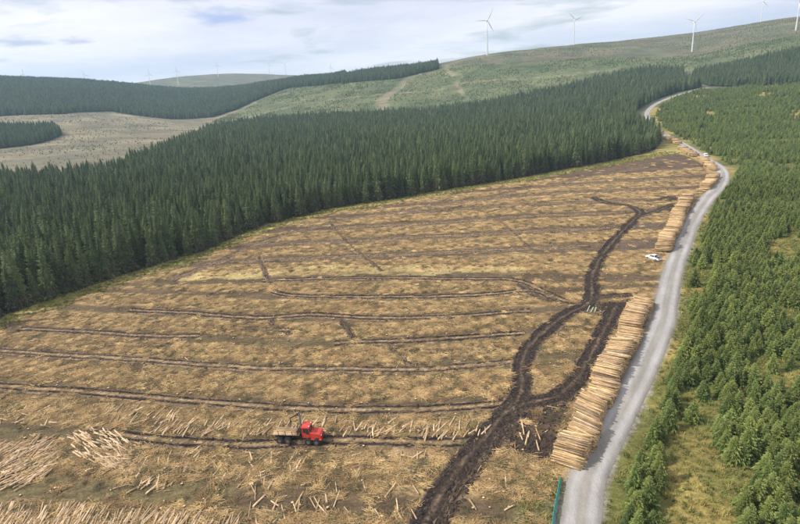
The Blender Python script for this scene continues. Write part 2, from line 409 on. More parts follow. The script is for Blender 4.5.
TRACKS_PX = {   # name: (points, half gauge, rut width, darkness)
    'main': ([(408, 560), (425, 524), (448, 484), (474, 450), (502, 418), (520, 393), (523, 362), (533, 343), (560, 319), (590, 301), (593, 274), (609, 246), (634, 220), (640, 212), (628, 206), (606, 203), (592, 197)], 1.25, 0.95, 1.0),
    'main2': ([(428, 560), (441, 524), (458, 493), (488, 455), (512, 424), (527, 398)], 0.5, 0.6, 0.8),
    'loop': ([(500, 416), (525, 404), (556, 397), (578, 378), (594, 350), (606, 326), (618, 303)], 1.2, 0.9, 1.0),
    'cross': ([(586, 300), (606, 297), (632, 295)], 1.1, 0.8, 0.9),
    'spur': ([(632, 219), (650, 214), (672, 205)], 1.1, 0.8, 0.8),
    't1': ([(-80, 381), (0, 386), (60, 390), (120, 395), (200, 402), (300, 409), (400, 410), (470, 407), (512, 402)], 1.0, 0.55, 0.8),
    't2': ([(-80, 346), (0, 351), (100, 357), (200, 365), (270, 369), (400, 370), (460, 367), (517, 361)], 0.95, 0.5, 0.6),
    't3': ([(108, 432), (150, 439), (250, 445), (320, 441), (400, 442), (450, 443), (482, 440)], 1.0, 0.6, 0.8),
    't4': ([(20, 329), (90, 332), (150, 336), (200, 336)], 1.0, 0.8, 0.6),
    't4b': ([(335, 343), (400, 341), (460, 338), (525, 333)], 1.0, 0.7, 0.8),
    't5': ([(130, 310), (200, 314), (260, 318), (310, 315), (380, 318), (450, 317), (530, 311)], 1.0, 0.7, 0.7),
    't6': ([(262, 289), (300, 296), (400, 297), (480, 295), (530, 291), (560, 301)], 1.0, 0.7, 0.85),
    't7': ([(262, 281), (310, 279), (380, 278), (470, 279), (518, 281), (545, 292), (568, 302), (588, 300)], 1.0, 0.7, 0.7),
    'edge': ([(170, 281), (215, 263), (270, 240), (339, 221), (423, 208), (484, 198), (540, 187), (600, 175), (650, 166)], 1.3, 1.0, 0.45),
    'diag': ([(330, 222), (345, 240), (362, 255), (382, 271)], 0.4, 0.5, 0.5),
    'diag2': ([(500, 221), (514, 233), (528, 246)], 0.4, 0.5, 0.45),
    'diag3': ([(268, 318), (275, 327), (290, 335)], 0.6, 0.6, 0.7),
    'diag4': ([(340, 318), (348, 330), (354, 338)], 0.6, 0.7, 0.75),
    'diag5': ([(385, 341), (395, 352), (410, 366)], 0.4, 0.5, 0.5),
    'bend': ([(258, 255), (266, 275), (270, 284)], 0.5, 0.6, 0.5),
    'bend2': ([(520, 283), (540, 297), (560, 300)], 1.0, 0.9, 0.8),
}
TRACKS = {k: smooth(gpoly(v[0]), 0.5) for k, v in TRACKS_PX.items()}
ROWS_PX = [  # dark lanes of the felled rows, near to far
    [(-60, 560), (200, 565), (500, 575)], [(-60, 487), (100, 490), (200, 495), (330, 505), (470, 512)], [(-60, 428), (0, 430), (110, 436), (250, 445), (330, 441), (480, 441)],
    [(-60, 382), (0, 386), (120, 395), (200, 402), (300, 409), (400, 410), (512, 402)], [(-60, 347), (0, 351), (100, 357), (270, 369), (400, 370), (517, 361)],
    [(0, 327), (90, 332), (200, 338), (300, 343), (400, 341), (525, 333)], [(90, 308), (200, 314), (260, 318), (380, 318), (530, 311)],
    [(180, 292), (300, 296), (400, 297), (480, 295), (540, 291)], [(180, 284), (300, 280), (400, 278), (520, 280)], [(230, 262), (330, 257), (430, 253), (530, 248), (590, 246)],
    [(290, 244), (400, 238), (520, 232), (610, 228)], [(330, 228), (430, 223), (530, 216), (630, 212)], [(380, 214), (520, 205), (650, 200)], [(440, 203), (560, 193), (680, 188)], [(540, 187), (620, 181), (690, 177)], [(600, 174), (690, 167)]]
ROWS = [gpoly(r) for r in ROWS_PX]
for _k in range(9, 15):              # faint wheel lines in the far lanes
    TRACKS_PX['t_far%d' % _k] = (ROWS_PX[_k], .95, .75, .30)
    TRACKS['t_far%d' % _k] = smooth(ROWS[_k], .6)
for _k, _p in enumerate([[(150, 322), (230, 328), (300, 331)], [(30, 340), (110, 344), (170, 346)], [(400, 352), (450, 352), (500, 348)]]):
    TRACKS_PX['t_old%d' % _k] = (_p, .95, .7, .35); TRACKS['t_old%d' % _k] = smooth(gpoly(_p), .6)
def rowphase(x, y):
    x = np.asarray(x, float); y = np.asarray(y, float)
    Y = []
    for r in ROWS:
        r = r[np.argsort(r[:, 0])]
        s0 = (r[1, 1] - r[0, 1]) / (r[1, 0] - r[0, 0]); s1 = (r[-1, 1] - r[-2, 1]) / (r[-1, 0] - r[-2, 0])
        v = np.interp(x, r[:, 0], r[:, 1])
        v = np.where(x < r[0, 0], r[0, 1] + np.clip(s0, -.3, .3) * (x - r[0, 0]), v); v = np.where(x > r[-1, 0], r[-1, 1] + np.clip(s1, -.3, .3) * (x - r[-1, 0]), v)
        Y.append(v)
    Y = np.array(Y)
    for i in range(1, len(Y)): Y[i] = np.maximum(Y[i], Y[i - 1] + 2.0)
    ph = np.zeros(x.shape)
    for i in range(len(Y) - 1):
        k = (y >= Y[i]) & (y < Y[i + 1]); ph[k] = i + ((y - Y[i]) / (Y[i + 1] - Y[i]))[k]
    ph[y >= Y[-1]] = len(Y) - 1
    return ph

# forest stands
ROAD_FAR = ROAD[np.argmin(np.hypot(*(ROAD - np.array(ground(691, 149))).T)):]
_n, _ = normals(ROAD_FAR)
FOREST = np.vstack([EDGE[:-1] + np.array([0, 7.0]), gpoly([(655, 150)]), ROAD_FAR[30::30] + _n[30::30] * 13,
                    crpoly([(684, 1060), (684, 1120), (650, 1150), (600, 1100), (560, 1010), (500, 960), (440, 930), (350, 960), (300, 990), (250, 1000), (215, 960), (190, 850), (160, 680), (130, 590), (100, 540), (50, 525), (0, 540), (-90, 600)])])
RIDGE = crpoly([(-90, 1330), (20, 1300), (60, 1260), (110, 1350), (160, 1270), (210, 1250), (250, 1385), (290, 1480), (345, 1345), (348, 1850), (280, 1900), (200, 2080), (100, 2100), (-90, 2150)])
BLOCK = crpoly([(342, 1330), (400, 1270), (439, 1290), (439, 1420), (400, 1440), (342, 1480)])
PATCH = crpoly([(-80, 860), (20, 890), (42, 930), (56, 990), (50, 1060), (0, 1090), (-80, 1090)])
BELT = crpoly([(692, 1060), (712, 960), (740, 925), (800, 925), (880, 890), (880, 1190), (800, 1190), (750, 1150), (700, 1100)])
HILLYOUNG = crpoly([(200, 1030), (260, 1080), (300, 1060), (440, 980), (520, 1000), (600, 1140), (690, 1130), (740, 1180), (860, 1220), (860, 1330), (760, 1330), (690, 1290), (600, 1290), (520, 1240), (452, 1270), (400, 1270), (345, 1330), (300, 1480), (260, 1380), (210, 1200)])
RIDE1 = crpoly([(368, 930), (384, 1040), (380, 1100), (398, 1180), (402, 1240), (418, 1275)])
RIDE2 = crpoly([(470, 950), (466, 1040), (455, 1120), (458, 1190), (447, 1260), (449, 1330)])
RIDE3 = crpoly([(200, 1130), (300, 1200), (372, 1150), (440, 1120)])
RIDE4 = crpoly([(445, 1150), (520, 1130), (640, 1210)])
YOUNG_LIM = crpoly([(705, 900), (760, 935), (880, 900)])

# ------------------------------------------------------------------ ground sheet
def build_ground():
    a = np.concatenate([np.linspace(-180, -44, 46)[:-1], np.linspace(-44, 44, 760), np.linspace(44, 180, 46)[1:-1]])
    rr = np.concatenate([[2, 12, 24, 36], np.geomspace(45, 5100, 640)])
    A, RR = np.meshgrid(np.radians(a), rr, indexing='ij')
    X = (np.sin(A) * RR); Y = (np.cos(A) * RR)
    na, nr = X.shape
    x = X.ravel(); y = Y.ravel(); r = RR.ravel()
    z = terr(x, y)
    n1 = fbm(x / 9, y / 9, 4, 40); n2 = fbm(x / 2.2, y / 2.2, 3, 50); n3 = fbm(x / 45, y / 45, 4, 60)
    wx = x + (n1 - .5) * 5; wy = y + (fbm(x / 9, y / 9, 3, 70) - .5) * 5
    C = lambda *c: np.array(c, float)
    col = np.empty((len(x), 3))
    # moorland and open hill
    moor = C(.16, .15, .085); moor2 = C(.105, .12, .065); moor3 = C(.15, .118, .085)
    f1 = sstep(.35, .65, n3)[:, None]; f2 = sstep(.4, .7, fbm(x / 120, y / 25, 4, 80))[:, None]
    col[:] = moor * (1 - f1) + moor2 * f1; col[:] = col * (1 - .55 * f2) + moor3 * .55 * f2
    # far clearing on the left: pale grass
    k = (r > 480) & (r < 1420) & (x < 0)
    f3 = sstep(.42, .6, fbm(x / 70, y / 22, 5, 81))[:, None]
    pale = C(.27, .225, .14) * (1 - f1) + C(.18, .165, .105) * f1; pale = pale * (1 - .5 * f3) + C(.15, .13, .09) * .5 * f3
    kk = sstep(480, 520, r) * (1 - sstep(1350, 1450, r)) * (np.degrees(np.arctan2(x, y)) < -13)
    col[:] = col * (1 - kk[:, None]) + pale * kk[:, None]
    # hillside with young trees
    hy = pip(wx, wy, HILLYOUNG)
    col[hy] = C(.118, .135, .062) + (n3[hy, None] - .5) * C(.13, .10, .05)
    for rd, wd in ((RIDE1, 11), (RIDE2, 4), (RIDE3, 5), (RIDE4, 3)):
        d = pdist(x + (fbm(x / 25, y / 25, 3, 71) - .5) * 30, y + (fbm(x / 25, y / 25, 3, 72) - .5) * 30, rd); q = (1 - sstep(wd * .6, wd * 1.3, d))[:, None]
        q = q * (.4 + .6 * f1); col[:] = col * (1 - q) + C(.24, .205, .13) * q
    # forest floors
    for P in (FOREST, RIDGE, BLOCK, PATCH, BELT):
        fk = pip(wx, wy, P); col[fk] = C(.05, .045, .028)
    # right of the road: rough grass under the young spruce
    az = np.degrees(np.arctan2(x, y))
    roadd = pdist(x, y, ROAD[::4])
    dist_ok = r < 960
    fld = pip(wx, wy, FIELD)
    fldx = pip(x, y, FIELD)
    frs = pip(x, y, FOREST)
    side = np.zeros(len(x), bool)
    yp = np.vstack([ROAD[::6], YOUNG_LIM[::1], np.array([[1400, 300], [900, 0], [45, 0]])])
    side = pip(x, y, yp)
    g1 = sstep(.42, .66, fbm(x / 14, y / 22, 4, 90))[:, None]
    rough = C(.14, .14, .042) * (1 - g1) + C(.32, .245, .08) * g1
    col[side] = rough[side]
    # near verge between forest and field + behind camera
    nearz = (~side) & (~frs) & (r < 520) & (~fldx)
    vg = C(.22, .20, .06) * (1 - g1) + C(.33, .27, .10) * g1
    col[nearz] = vg[nearz]
    # felled field
    ph = rowphase(x, y)
    fr = np.abs(((ph + 0.5) % 1.0) - 0.5) * 2          # 0 on the lane, 1 between lanes
    fr = np.clip(fr + (n1 - .5) * .55, 0, 1)
    straw = C(.43, .30, .138); brown = C(.118, .084, .048); grn = C(.15, .122, .052); dark = C(.12, .085, .055)
    s = sstep(.28, .62, fr)[:, None]
    c = brown * (1 - s) + straw * s
    q = sstep(.50, .72, n3)[:, None] * .5; c = c * (1 - q) + brown * q
    gq = (sstep(.5, .75, fbm(x / 18, y / 6, 4, 110)) * sstep(.9, .3, fr) * (1 - sstep(100, 170, r)))[:, None] * .9
    c = c * (1 - gq) + grn * gq
    dq = (sstep(.58, .78, n2) * .5)[:, None]; c = c * (1 - dq) + dark * dq
    pq = (sstep(200, 300, r) * .55)[:, None]; c = c * (1 - pq) + (C(.125, .080, .055) * (1 - s) + C(.41, .285, .142) * s) * pq
    c *= (0.8 + .4 * n2)[:, None]
    for P, cc, amt in ((MUDZ, C(.065, .046, .036), .9), (DARKZ, C(.115, .082, .066), .7), (DARK2, C(.055, .044, .036), .9), (YELZ, C(.46, .37, .15), .6), (ROADVERGE, C(.17, .15, .075), .7), (GRN1, C(.15, .122, .06), .6), (GRN2, C(.15, .122, .06), .6)):
        kq = (pip(wx, wy, P) * amt)[:, None] * (0.75 + .5 * n2)[:, None]
        kq = np.clip(kq, 0, 1)
        if P is YELZ: kq = kq * np.clip(sstep(.3, .62, fbm(x / 14, y / 3.5, 4, 45))[:, None] * 1.3, 0, 1)
        c = c * (1 - kq) + cc * kq
    # grassy rim along the forest
    ed = pdist(wx, wy, EDGE)
    eq = (1 - sstep(2.5, 7.5, ed))[:, None]; c = c * (1 - eq) + vg * eq
    col[fldx] = c[fldx]
    # gravel verge of the road
    rq = ((1 - sstep(2.7, 3.9 , roadd + (n2 - .5) * 1.6)) * (r < 1200))[:, None] * .8
    col[:] = col * (1 - rq) + C(.26, .235, .20) * rq
    ii = (np.arange(na)[:, None] * nr + np.arange(nr)[None, :])
    i0 = ii; i1 = np.roll(ii, -1, axis=0)
    Fc = np.stack([i0[:, :-1], i0[:, 1:], i1[:, 1:], i1[:, :-1]], -1).reshape(-1, 4)
    V = np.stack([x, y, z], 1)
    cap = len(V); V = np.vstack([V, [0, 0, 0]])
    me = mesh_np('ground', V, Fc[:, ::-1], [M_GROUND], True)
    at = me.color_attributes.new('tint', 'FLOAT_COLOR', 'POINT')
    cc = np.ones((len(V), 4), np.float32); cc[:-1, :3] = np.clip(col, .01, .9); cc[-1, :3] = .2
    at.data.foreach_set('color', cc.ravel())
    return link('ground', me, kind='structure', label='felled forestry ground, forest floor and moorland hills', cat='ground')
build_ground()

# ------------------------------------------------------------------ ribbons: road and tracks
def ribbon(name, P, offs, dz, cols, material, widthf=None, lift=0.05, jit=0.0, zj=0.0, cap_n=6, label=None, cat=None, kind='structure', endtaper=0):
    n, _ = normals(P); k = len(offs); m_ = len(P)
    V = np.zeros((m_, k, 3)); Cc = np.ones((m_, k, 4), np.float32)
    s = np.arange(m_)
    for j, o in enumerate(offs):
        wv = 1.0 if widthf is None else widthf
        oo = o * wv + ((fbm(s / 4.0 + P[0, 0], np.full(m_, j * 3.7 + 0.3), 4, 37) - .5) * 2 * jit if jit else 0)
        if j in (0, k - 1) and endtaper:
            t = np.minimum(1, np.minimum(s, m_ - 1 - s) / endtaper); oo = oo * (0.35 + .65 * t)
        V[:, j, 0] = P[:, 0] + n[:, 0] * oo; V[:, j, 1] = P[:, 1] + n[:, 1] * oo
        zz = dz[j] + (fbm(s / 2.5, np.full(m_, j * 5.1), 2, 31) - .5) * zj + (rng.uniform(-.5, .5, m_) * zj * .7 if zj else 0)
        if endtaper: zz = zz * np.minimum(1, np.minimum(s, m_ - 1 - s) / endtaper)
        V[:, j, 2] = terr(V[:, j, 0], V[:, j, 1]) + lift + zz
        Cc[:, j, :3] = np.array(cols[j])[None, :] * (1 + (rng.uniform(-.35, .35, m_) + (fbm(s / 8., np.full(m_, j * 1.7), 3, 12) - .5) * .9 if zj else (fbm(s / 7., np.full(m_, j * .45), 4, 12) - .5) * .55 + rng.uniform(-.05, .05, m_)))[:, None]
    if not label: pass
    ii = np.arange(m_)[:, None] * k + np.arange(k)[None, :]
    Fc = np.stack([ii[:-1, :-1], ii[:-1, 1:], ii[1:, 1:], ii[1:, :-1]], -1).reshape(-1, 4)
    me = mesh_np(name, V.reshape(-1, 3), Fc, [material], True)
    at = me.color_attributes.new('tint', 'FLOAT_COLOR', 'POINT'); at.data.foreach_set('color', Cc.reshape(-1, 4).ravel())
    # make sure it faces up
    if me.polygons[len(me.polygons) // 2].normal.z < 0: me.flip_normals()
    return link(name, me, kind=kind, label=label, cat=cat)

g_l, g_d, g_e = (.39, .37, .345), (.30, .28, .255), (.26, .235, .195)
dfar = np.hypot(*ROAD.T)
wf = 1.0 + 0.25 * np.exp(-((ROAD[:, 1] - ground(715, 185)[1]) / 60.0) ** 2)
ribbon('gravel_road', ROAD, [-2.75, -2.3, -1.7, -1.1, -.5, 0, .5, 1.1, 1.7, 2.3, 2.75], [-.12, .03, .04, .03, .06, .08, .06, .03, .04, .03, -.12],
       [g_e, g_d, g_l, g_l, g_d, (.31, .285, .235), g_d, g_l, g_l, g_d, g_e], M_ROAD, widthf=wf, lift=0.14, jit=0.12, label='pale grey gravel forest road curving to the hills', cat='road')

mud_names = {'main': 'deep dark mud track winding up the felled field', 'main2': 'second wheel line beside the main mud track',
             'loop': 'dark mud track looping beside the long log pile', 'cross': 'short mud track at the far end of the long pile'}
for key, (pts, gauge, rw, dk) in TRACKS_PX.items():
    P = TRACKS[key]
    e = gauge + rw + .5
    thin_ = key[0] == 't'
    if thin_: rw = rw * 1.0; e = gauge + rw + .3; dk = min(1, dk + .25)
    offs = [-e, -gauge - rw * .7, -gauge - rw * .3, -gauge + rw * .3, -gauge + rw * .75, 0, gauge - rw * .75, gauge - rw * .3, gauge + rw * .3, gauge + rw * .7, e]
    if gauge < .7: offs = [o * .7 for o in offs]
    h = .10 if thin_ else .13
    dz = [-.1, h, .0, .0, h * .8, h * .5, h * .8, .0, .0, h, -.1]
    br = np.array([.25, .175, .105]); md = np.array([.026, .019, .016]); mdk = dk * (.5 if thin_ else .94); mid = br * (1 - mdk) + md * 1.25 * mdk
    rut = br * (1 - dk) + md * dk
    cols = [br, mid, rut, rut, mid, np.array([.30, .21, .11]) if thin_ else br * (1 - .62 * dk) + md * 1.7 * .62 * dk, mid, rut, rut, mid, br]
    ribbon('mud_track', P, offs, dz, cols, M_MUD, lift=.07, jit=.65 if not thin_ else .42, zj=.16, endtaper=8,
           label=mud_names.get(key), cat='track' if key in mud_names else None)

# ------------------------------------------------------------------ instanced stuff
PROTO = bpy.data.collections.new('prototypes')
def proto_collection(name, meshes):
    c = bpy.data.collections.new(name)
    for i, me in enumerate(meshes):
        o = bpy.data.objects.new('%s_%02d' % (name, i), me); c.objects.link(o)
    return c

def gn_group(c):
    g = bpy.data.node_groups.new('scatter_' + c.name, 'GeometryNodeTree')
    g.interface.new_socket('Geometry', in_out='INPUT', socket_type='NodeSocketGeometry')
    g.interface.new_socket('Geometry', in_out='OUTPUT', socket_type='NodeSocketGeometry')
    N = g.nodes; L = g.links
    gi = N.new('NodeGroupInput'); go = N.new('NodeGroupOutput')
    ci = N.new('GeometryNodeCollectionInfo'); ci.inputs['Collection'].default_value = c
    ci.inputs['Separate Children'].default_value = True; ci.inputs['Reset Children'].default_value = True
    ip = N.new('GeometryNodeInstanceOnPoints'); ip.inputs['Pick Instance'].default_value = True
    def na(nm, t):
        a = N.new('GeometryNodeInputNamedAttribute'); a.data_type = t; a.inputs['Name'].default_value = nm; return a.outputs['Attribute']
    L.new(gi.outputs[0], ip.inputs['Points']); L.new(ci.outputs[0], ip.inputs['Instance'])
    L.new(na('pid', 'INT'), ip.inputs['Instance Index']); L.new(na('rot', 'FLOAT_VECTOR'), ip.inputs['Rotation']); L.new(na('scl', 'FLOAT_VECTOR'), ip.inputs['Scale'])
    L.new(ip.outputs[0], go.inputs[0])
    return g

_groups = {}
def stuff(name, c, pts, rot, scl, pid, label, cat):
    if len(pts) == 0: return None
    me = bpy.data.meshes.new(name)
    me.vertices.add(len(pts)); me.vertices.foreach_set('co', np.asarray(pts, np.float32).ravel())
    a = me.attributes.new('rot', 'FLOAT_VECTOR', 'POINT'); a.data.foreach_set('vector', np.asarray(rot, np.float32).ravel())
    a = me.attributes.new('scl', 'FLOAT_VECTOR', 'POINT'); a.data.foreach_set('vector', np.asarray(scl, np.float32).ravel())
    a = me.attributes.new('pid', 'INT', 'POINT'); a.data.foreach_set('value', np.asarray(pid, np.int32))
    o = link(name, me, label=label, cat=cat, kind='stuff')
    if c.name not in _groups: _groups[c.name] = gn_group(c)
    md = o.modifiers.new('scatter', 'NODES'); md.node_group = _groups[c.name]
    return o

# ------------------------------------------------------------------ trees
def spruce_crown(seed, H, Rm, base, whorls, nb, sprays, droop, material, ragged=.25, shape=0.85, core=.5, tipm=None, dead=None):
    """feathery whorls: every branch is a spray of thin drooping triangles"""
    q = np.random.default_rng(seed); V = []; Fc = []
    def tri(a, b, c): i = len(V); V.extend([a, b, c]); Fc.append((i, i + 1, i + 2))
    for k in range(whorls):
        t = (k + q.uniform(-.3, .3)) / whorls; t = min(max(t, 0), .985)
        h = base + (H - base) * t
        Lm = Rm * (1 - t) ** shape * (0.72 + .28 * min(1, t * 7 + .35)) + .10
        a0 = q.uniform(0, 6.28)
        for j in range(nb):
            a = a0 + 6.283 * j / nb + q.uniform(-.3, .3)
            Lb = Lm * q.uniform(1 - ragged, 1 + ragged)
            up = .30 * t - droop * (1 - t) + q.uniform(-.08, .08)
            d = np.array([math.cos(a), math.sin(a), up]); side = np.array([-math.sin(a), math.cos(a), 0])
            o = np.array([0, 0, h])
            tip = o + d * Lb + np.array([0, 0, -.06 * Lb])
            wd = Lb * .15 + .04
            mid = o + d * Lb * .45
            tri(o + side * wd * .35, o - side * wd * .35, tip)
            for s_ in range(sprays):
                f = (s_ + .8) / (sprays + .6); sg = 1 if s_ % 2 else -1
                b0 = o + d * Lb * f * .75
                e = b0 + d * Lb * q.uniform(.14, .30) + side * sg * Lb * q.uniform(.16, .34) * (1.15 - f * .6) + np.array([0, 0, -q.uniform(.08, .24) * Lb])
                tri(b0 - d * wd * .55, b0 + d * wd * .75, e)
    # dense inner needle mass, ragged cone
    nc = 7; lv = [0.02, .2, .42, .64, .84, 1.0]; rings = []
    for t in lv:
        rr_ = core * (Rm * (1 - t) ** shape * (0.72 + .28 * min(1, t * 7 + .35)) + .03)
        rings.append([np.array([math.cos(6.283 * j / nc + t * 3) * rr_ * q.uniform(.75, 1.25), math.sin(6.283 * j / nc + t * 3) * rr_ * q.uniform(.75, 1.25), base + (H - base) * t + q.uniform(-.02, .02) * H * (t < 1)]) for j in range(nc)])
    for a_, b_ in zip(rings[:-1], rings[1:]):
        for j in range(nc):
            j2 = (j + 1) % nc; tri(a_[j], a_[j2], b_[j2]); tri(a_[j], b_[j2], b_[j])
    # leader
    for j in range(3):
        a = 2.09 * j; p = np.array([math.cos(a), math.sin(a), 0]) * .10
        tri(np.array([0, 0, H * .93]) + p, np.array([0, 0, H * .93]) - p, np.array([0, 0, H * 1.02]))
    V = np.array(V); Fc = np.array(Fc)
    me = mesh_np('crown', V, Fc, [material, tipm or material, dead or material])
    cz = V[Fc].mean(1); rad = np.hypot(cz[:, 0], cz[:, 1]); tt = (cz[:, 2] - base) / (H - base)
    lim = Rm * (1 - np.clip(tt, 0, 1)) ** shape
    mi = np.zeros(len(Fc), np.int32)
    mi[(rad > lim * .55) & (q.random(len(Fc)) < .22 + .35 * np.clip(tt, 0, 1))] = 1
    mi[(tt < .26) & (q.random(len(Fc)) < .55)] = 2
    if len(me.polygons) == len(mi): me.polygons.foreach_set('material_index', mi)
    return me

def trunk_mesh(H, r0, bend=0.0):
    b = MB(); n = 7; prev = None; vs = []; fs = []
    lv = [0, .04, .3, .65, .97]; rr = [1.35, 1, .75, .42, .06]
    for l, q in zip(lv, rr):
        for i in range(n):
            a = 6.283 * i / n; vs.append((math.cos(a) * r0 * q + bend * l * l, math.sin(a) * r0 * q, H * l))
    for k in range(len(lv) - 1):
        fs += [(k * n + i, k * n + (i + 1) % n, (k + 1) * n + (i + 1) % n, (k + 1) * n + i) for i in range(n)]
    me = bpy.data.meshes.new('trunk'); me.from_pydata(vs, [], fs); me.update(); me.materials.append(M_BARK)
    return me

def joined(crown, trunk):
    a = np.zeros(len(crown.vertices) * 3, np.float32); crown.vertices.foreach_get('co', a)
    me = crown.copy()
    import bmesh
    bm = bmesh.new(); bm.from_mesh(crown)
    nf = len(bm.faces); bm.from_mesh(trunk); bm.faces.ensure_lookup_table()
    for f in bm.faces[nf:]: f.material_index = 1
    bm.to_mesh(me); bm.free(); me.materials.append(M_BARK)
    return me

MAT_H = 15.0
mature_near = [(spruce_crown(100 + i, MAT_H, (2.3, 2.7, 3.1, 2.5, 2.9, 3.3)[i], .8, 32, 8, 8, .32, M_SPRUCE, .3, (.85, .72, .8, .95, .68, .78)[i], tipm=M_TIP, dead=M_DEAD), trunk_mesh(MAT_H * .97, .19)) for i in range(6)]
mature_far = [spruce_crown(200 + i, MAT_H, (2.4, 2.8, 3.2, 2.6, 3.0)[i], 2.0, 20, 7, 6, .28, M_SPRUCE, .32, (.85, .72, .8, .95, .68)[i], tipm=M_TIP) for i in range(5)]
YG_H = 4.2
young_near = [(spruce_crown(300 + i, YG_H, 1.45 + .12 * (i % 3), .15, 21, 9, 9, .16, M_YOUNG, .3, .8, tipm=M_YTIP), trunk_mesh(YG_H * .95, .07)) for i in range(6)]
young_far = [spruce_crown(400 + i, YG_H, 1.5 + .12 * (i % 3), .25, 10, 6, 4, .12, M_YOUNG, .3, .8, tipm=M_YTIP) for i in range(4)]
C_MATN = proto_collection('mature_near', [joined(*p) for p in mature_near])
C_MATF = proto_collection('mature_far', mature_far)
C_YNGN = proto_collection('young_near', [joined(*p) for p in young_near])
C_YNGF = proto_collection('young_far', young_far)

def jgrid(poly, sp, jit=.42, rot=0.0):
    x0, y0 = poly.min(0); x1, y1 = poly.max(0)
    cx, cy = (x0 + x1) / 2, (y0 + y1) / 2; D = math.hypot(x1 - x0, y1 - y0) / 2 + sp
    g = np.arange(-D, D, sp); X, Y = np.meshgrid(g, g)
    X = X + rng.uniform(-jit, jit, X.shape) * sp; Y = Y + rng.uniform(-jit, jit, X.shape) * sp
    c, s = math.cos(rot), math.sin(rot)
    x = cx + X * c - Y * s; y = cy + X * s + Y * c; x = x.ravel(); y = y.ravel()
    k = (x > x0) & (x < x1) & (y > y0) & (y < y1); x, y = x[k], y[k]
    k = inframe(x, y, base_z(x, y) + 4, 90, 110); x, y = x[k], y[k]
    k = pip(x, y, poly); return x[k], y[k]

def euler_z(n, tilt=.03):
    return np.stack([rng.normal(0, tilt, n), rng.normal(0, tilt, n), rng.uniform(0, 6.283, n)], 1)

def place_tree(name, pair, x, y, s, rz, label, cat, group):
    e = link(name, None, label=label, cat=cat, group=group)
    e.location = (x, y, float(terr(x, y)) - .1); e.rotation_euler = (0, 0, rz); e.scale = (s[0], s[0], s[1])
    link('trunk', pair[1], e); link('crown', pair[0], e)
    return e

# mature forest: close rows, 300 largest in view as trees of their own
x, y = jgrid(FOREST, 3.6, .5, R(14))
r = np.hypot(x, y)
thin = rng.random(len(x)) < np.where(r > 620, .9, .96)
x, y, r = x[thin], y[thin], r[thin]
edged = pdist(x, y, EDGE)
hv = np.clip(.98 + rng.normal(0, .16, len(x)) + (fbm(x / 60, y / 60, 3, 5) - .5) * .5, .55, 1.45)
hv = np.where(r > 700, hv * .95, hv)
wv = hv ** .7 * rng.uniform(.8, 1.25, len(x))
infr = inframe(x, y, base_z(x, y) + 8, 0, 0)
score = hv * F_PX / r - np.clip(edged - 7, 0, 400) * .9 - (~infr) * 1e4
top = np.argsort(-score)[:300]
isel = np.zeros(len(x), bool); isel[top] = True
for i in top:
    px_, py_, _d = project(x[i], y[i], 0)
    tall = 'tall' if hv[i] > 1.0 else 'shorter'
    where = 'at the left picture edge of the forest' if px_ < 45 else 'near the left end of the forest edge' if px_ < 100 else 'in the forest edge left of the yellow strip' if px_ < 180 else 'in the forest edge above the yellow strip' if px_ < 300 else 'in the middle of the far forest edge' if px_ < 450 else 'in the far forest edge near the road'
    where = where if edged[i] < 9 else where.replace('forest edge', 'forest edge, second row').replace('in the', 'in')
    place_tree('spruce_tree', mature_near[rng.integers(6)], x[i], y[i], (wv[i], hv[i]), rng.uniform(0, 6.28),
               '%s dark green spruce %s' % (tall, where), 'tree', 'mature spruces along the clearfell edge')
k = ~isel & (r < 420)
def trees_stuff(name, c, nproto, x, y, wv, hv, label):
    n = len(x)
    stuff(name, c, np.stack([x, y, terr(x, y) - .1], 1), euler_z(n), np.stack([wv, wv, hv], 1), rng.integers(0, nproto, n), label, 'forest')
trees_stuff('spruce_forest', C_MATN, 6, x[k], y[k], wv[k], hv[k], 'dense dark mature spruce plantation behind the felled field')
k = ~isel & (r >= 420)
trees_stuff('spruce_forest', C_MATF, 5, x[k], y[k], wv[k] * 1.12, hv[k], 'dense mature spruce plantation stretching to the foot of the hills')
for P, sp, lab in ((RIDGE, 5.2, 'far bluish conifer forest covering the left ridge'), (BLOCK, 4.0, 'dark square-edged conifer block on the hill shoulder'),
                   (PATCH, 3.4, 'small dark conifer patch in the pale clearing at left'), (BELT, 3.6, 'dark conifer belt below the turbine hill on the right')):
    x, y = jgrid(P, sp, .45, R(20))
    hv = np.clip(.9 + rng.normal(0, .1, len(x)) + (fbm(x / 80, y / 80, 3, 6) - .5) * .4, .5, 1.3)
    trees_stuff('conifer_forest', C_MATF, 5, x, y, hv * sp / 3.2, hv, lab)

# young plantation right of the road
YPOLY = np.vstack([ROAD[::4], YOUNG_LIM, np.array([[1400, 300], [900, 0], [45, 0]])])
GAPS = [gpoly([(648, 535), (660, 490), (664, 455), (674, 420), (686, 388), (710, 372), (716, 420), (712, 470), (722, 505), (712, 540)]),
        gpoly([(760, 262), (775, 240), (800, 228), (820, 240), (800, 262), (775, 275)]),
        gpoly([(725, 178), (722, 166), (738, 164), (748, 172)]),
        gpoly([(690, 290), (697, 262), (716, 262), (712, 285), (700, 305)])]
x, y = jgrid(YPOLY, 2.05, .36, R(-22))
r = np.hypot(x, y); rd = pdist(x, y, ROAD[::3])
dens = fbm(x / 16, y / 24, 4, 90)
keep = (rd > 4.4 + 3.5 * fbm(x / 9, y / 9, 2, 7) + np.clip(r - 450, 0, 300) / 80) & (rng.random(len(x)) < np.clip(1.15 - sstep(.47, .64, dens) * 1.0, 0.05, .97))
for g in GAPS: keep &= ~(pip(x, y, g) & (rng.random(len(x)) < .88))
keep &= (r < 420) | (rng.random(len(x)) < .75)
x, y, r, dens = x[keep], y[keep], r[keep], dens[keep]
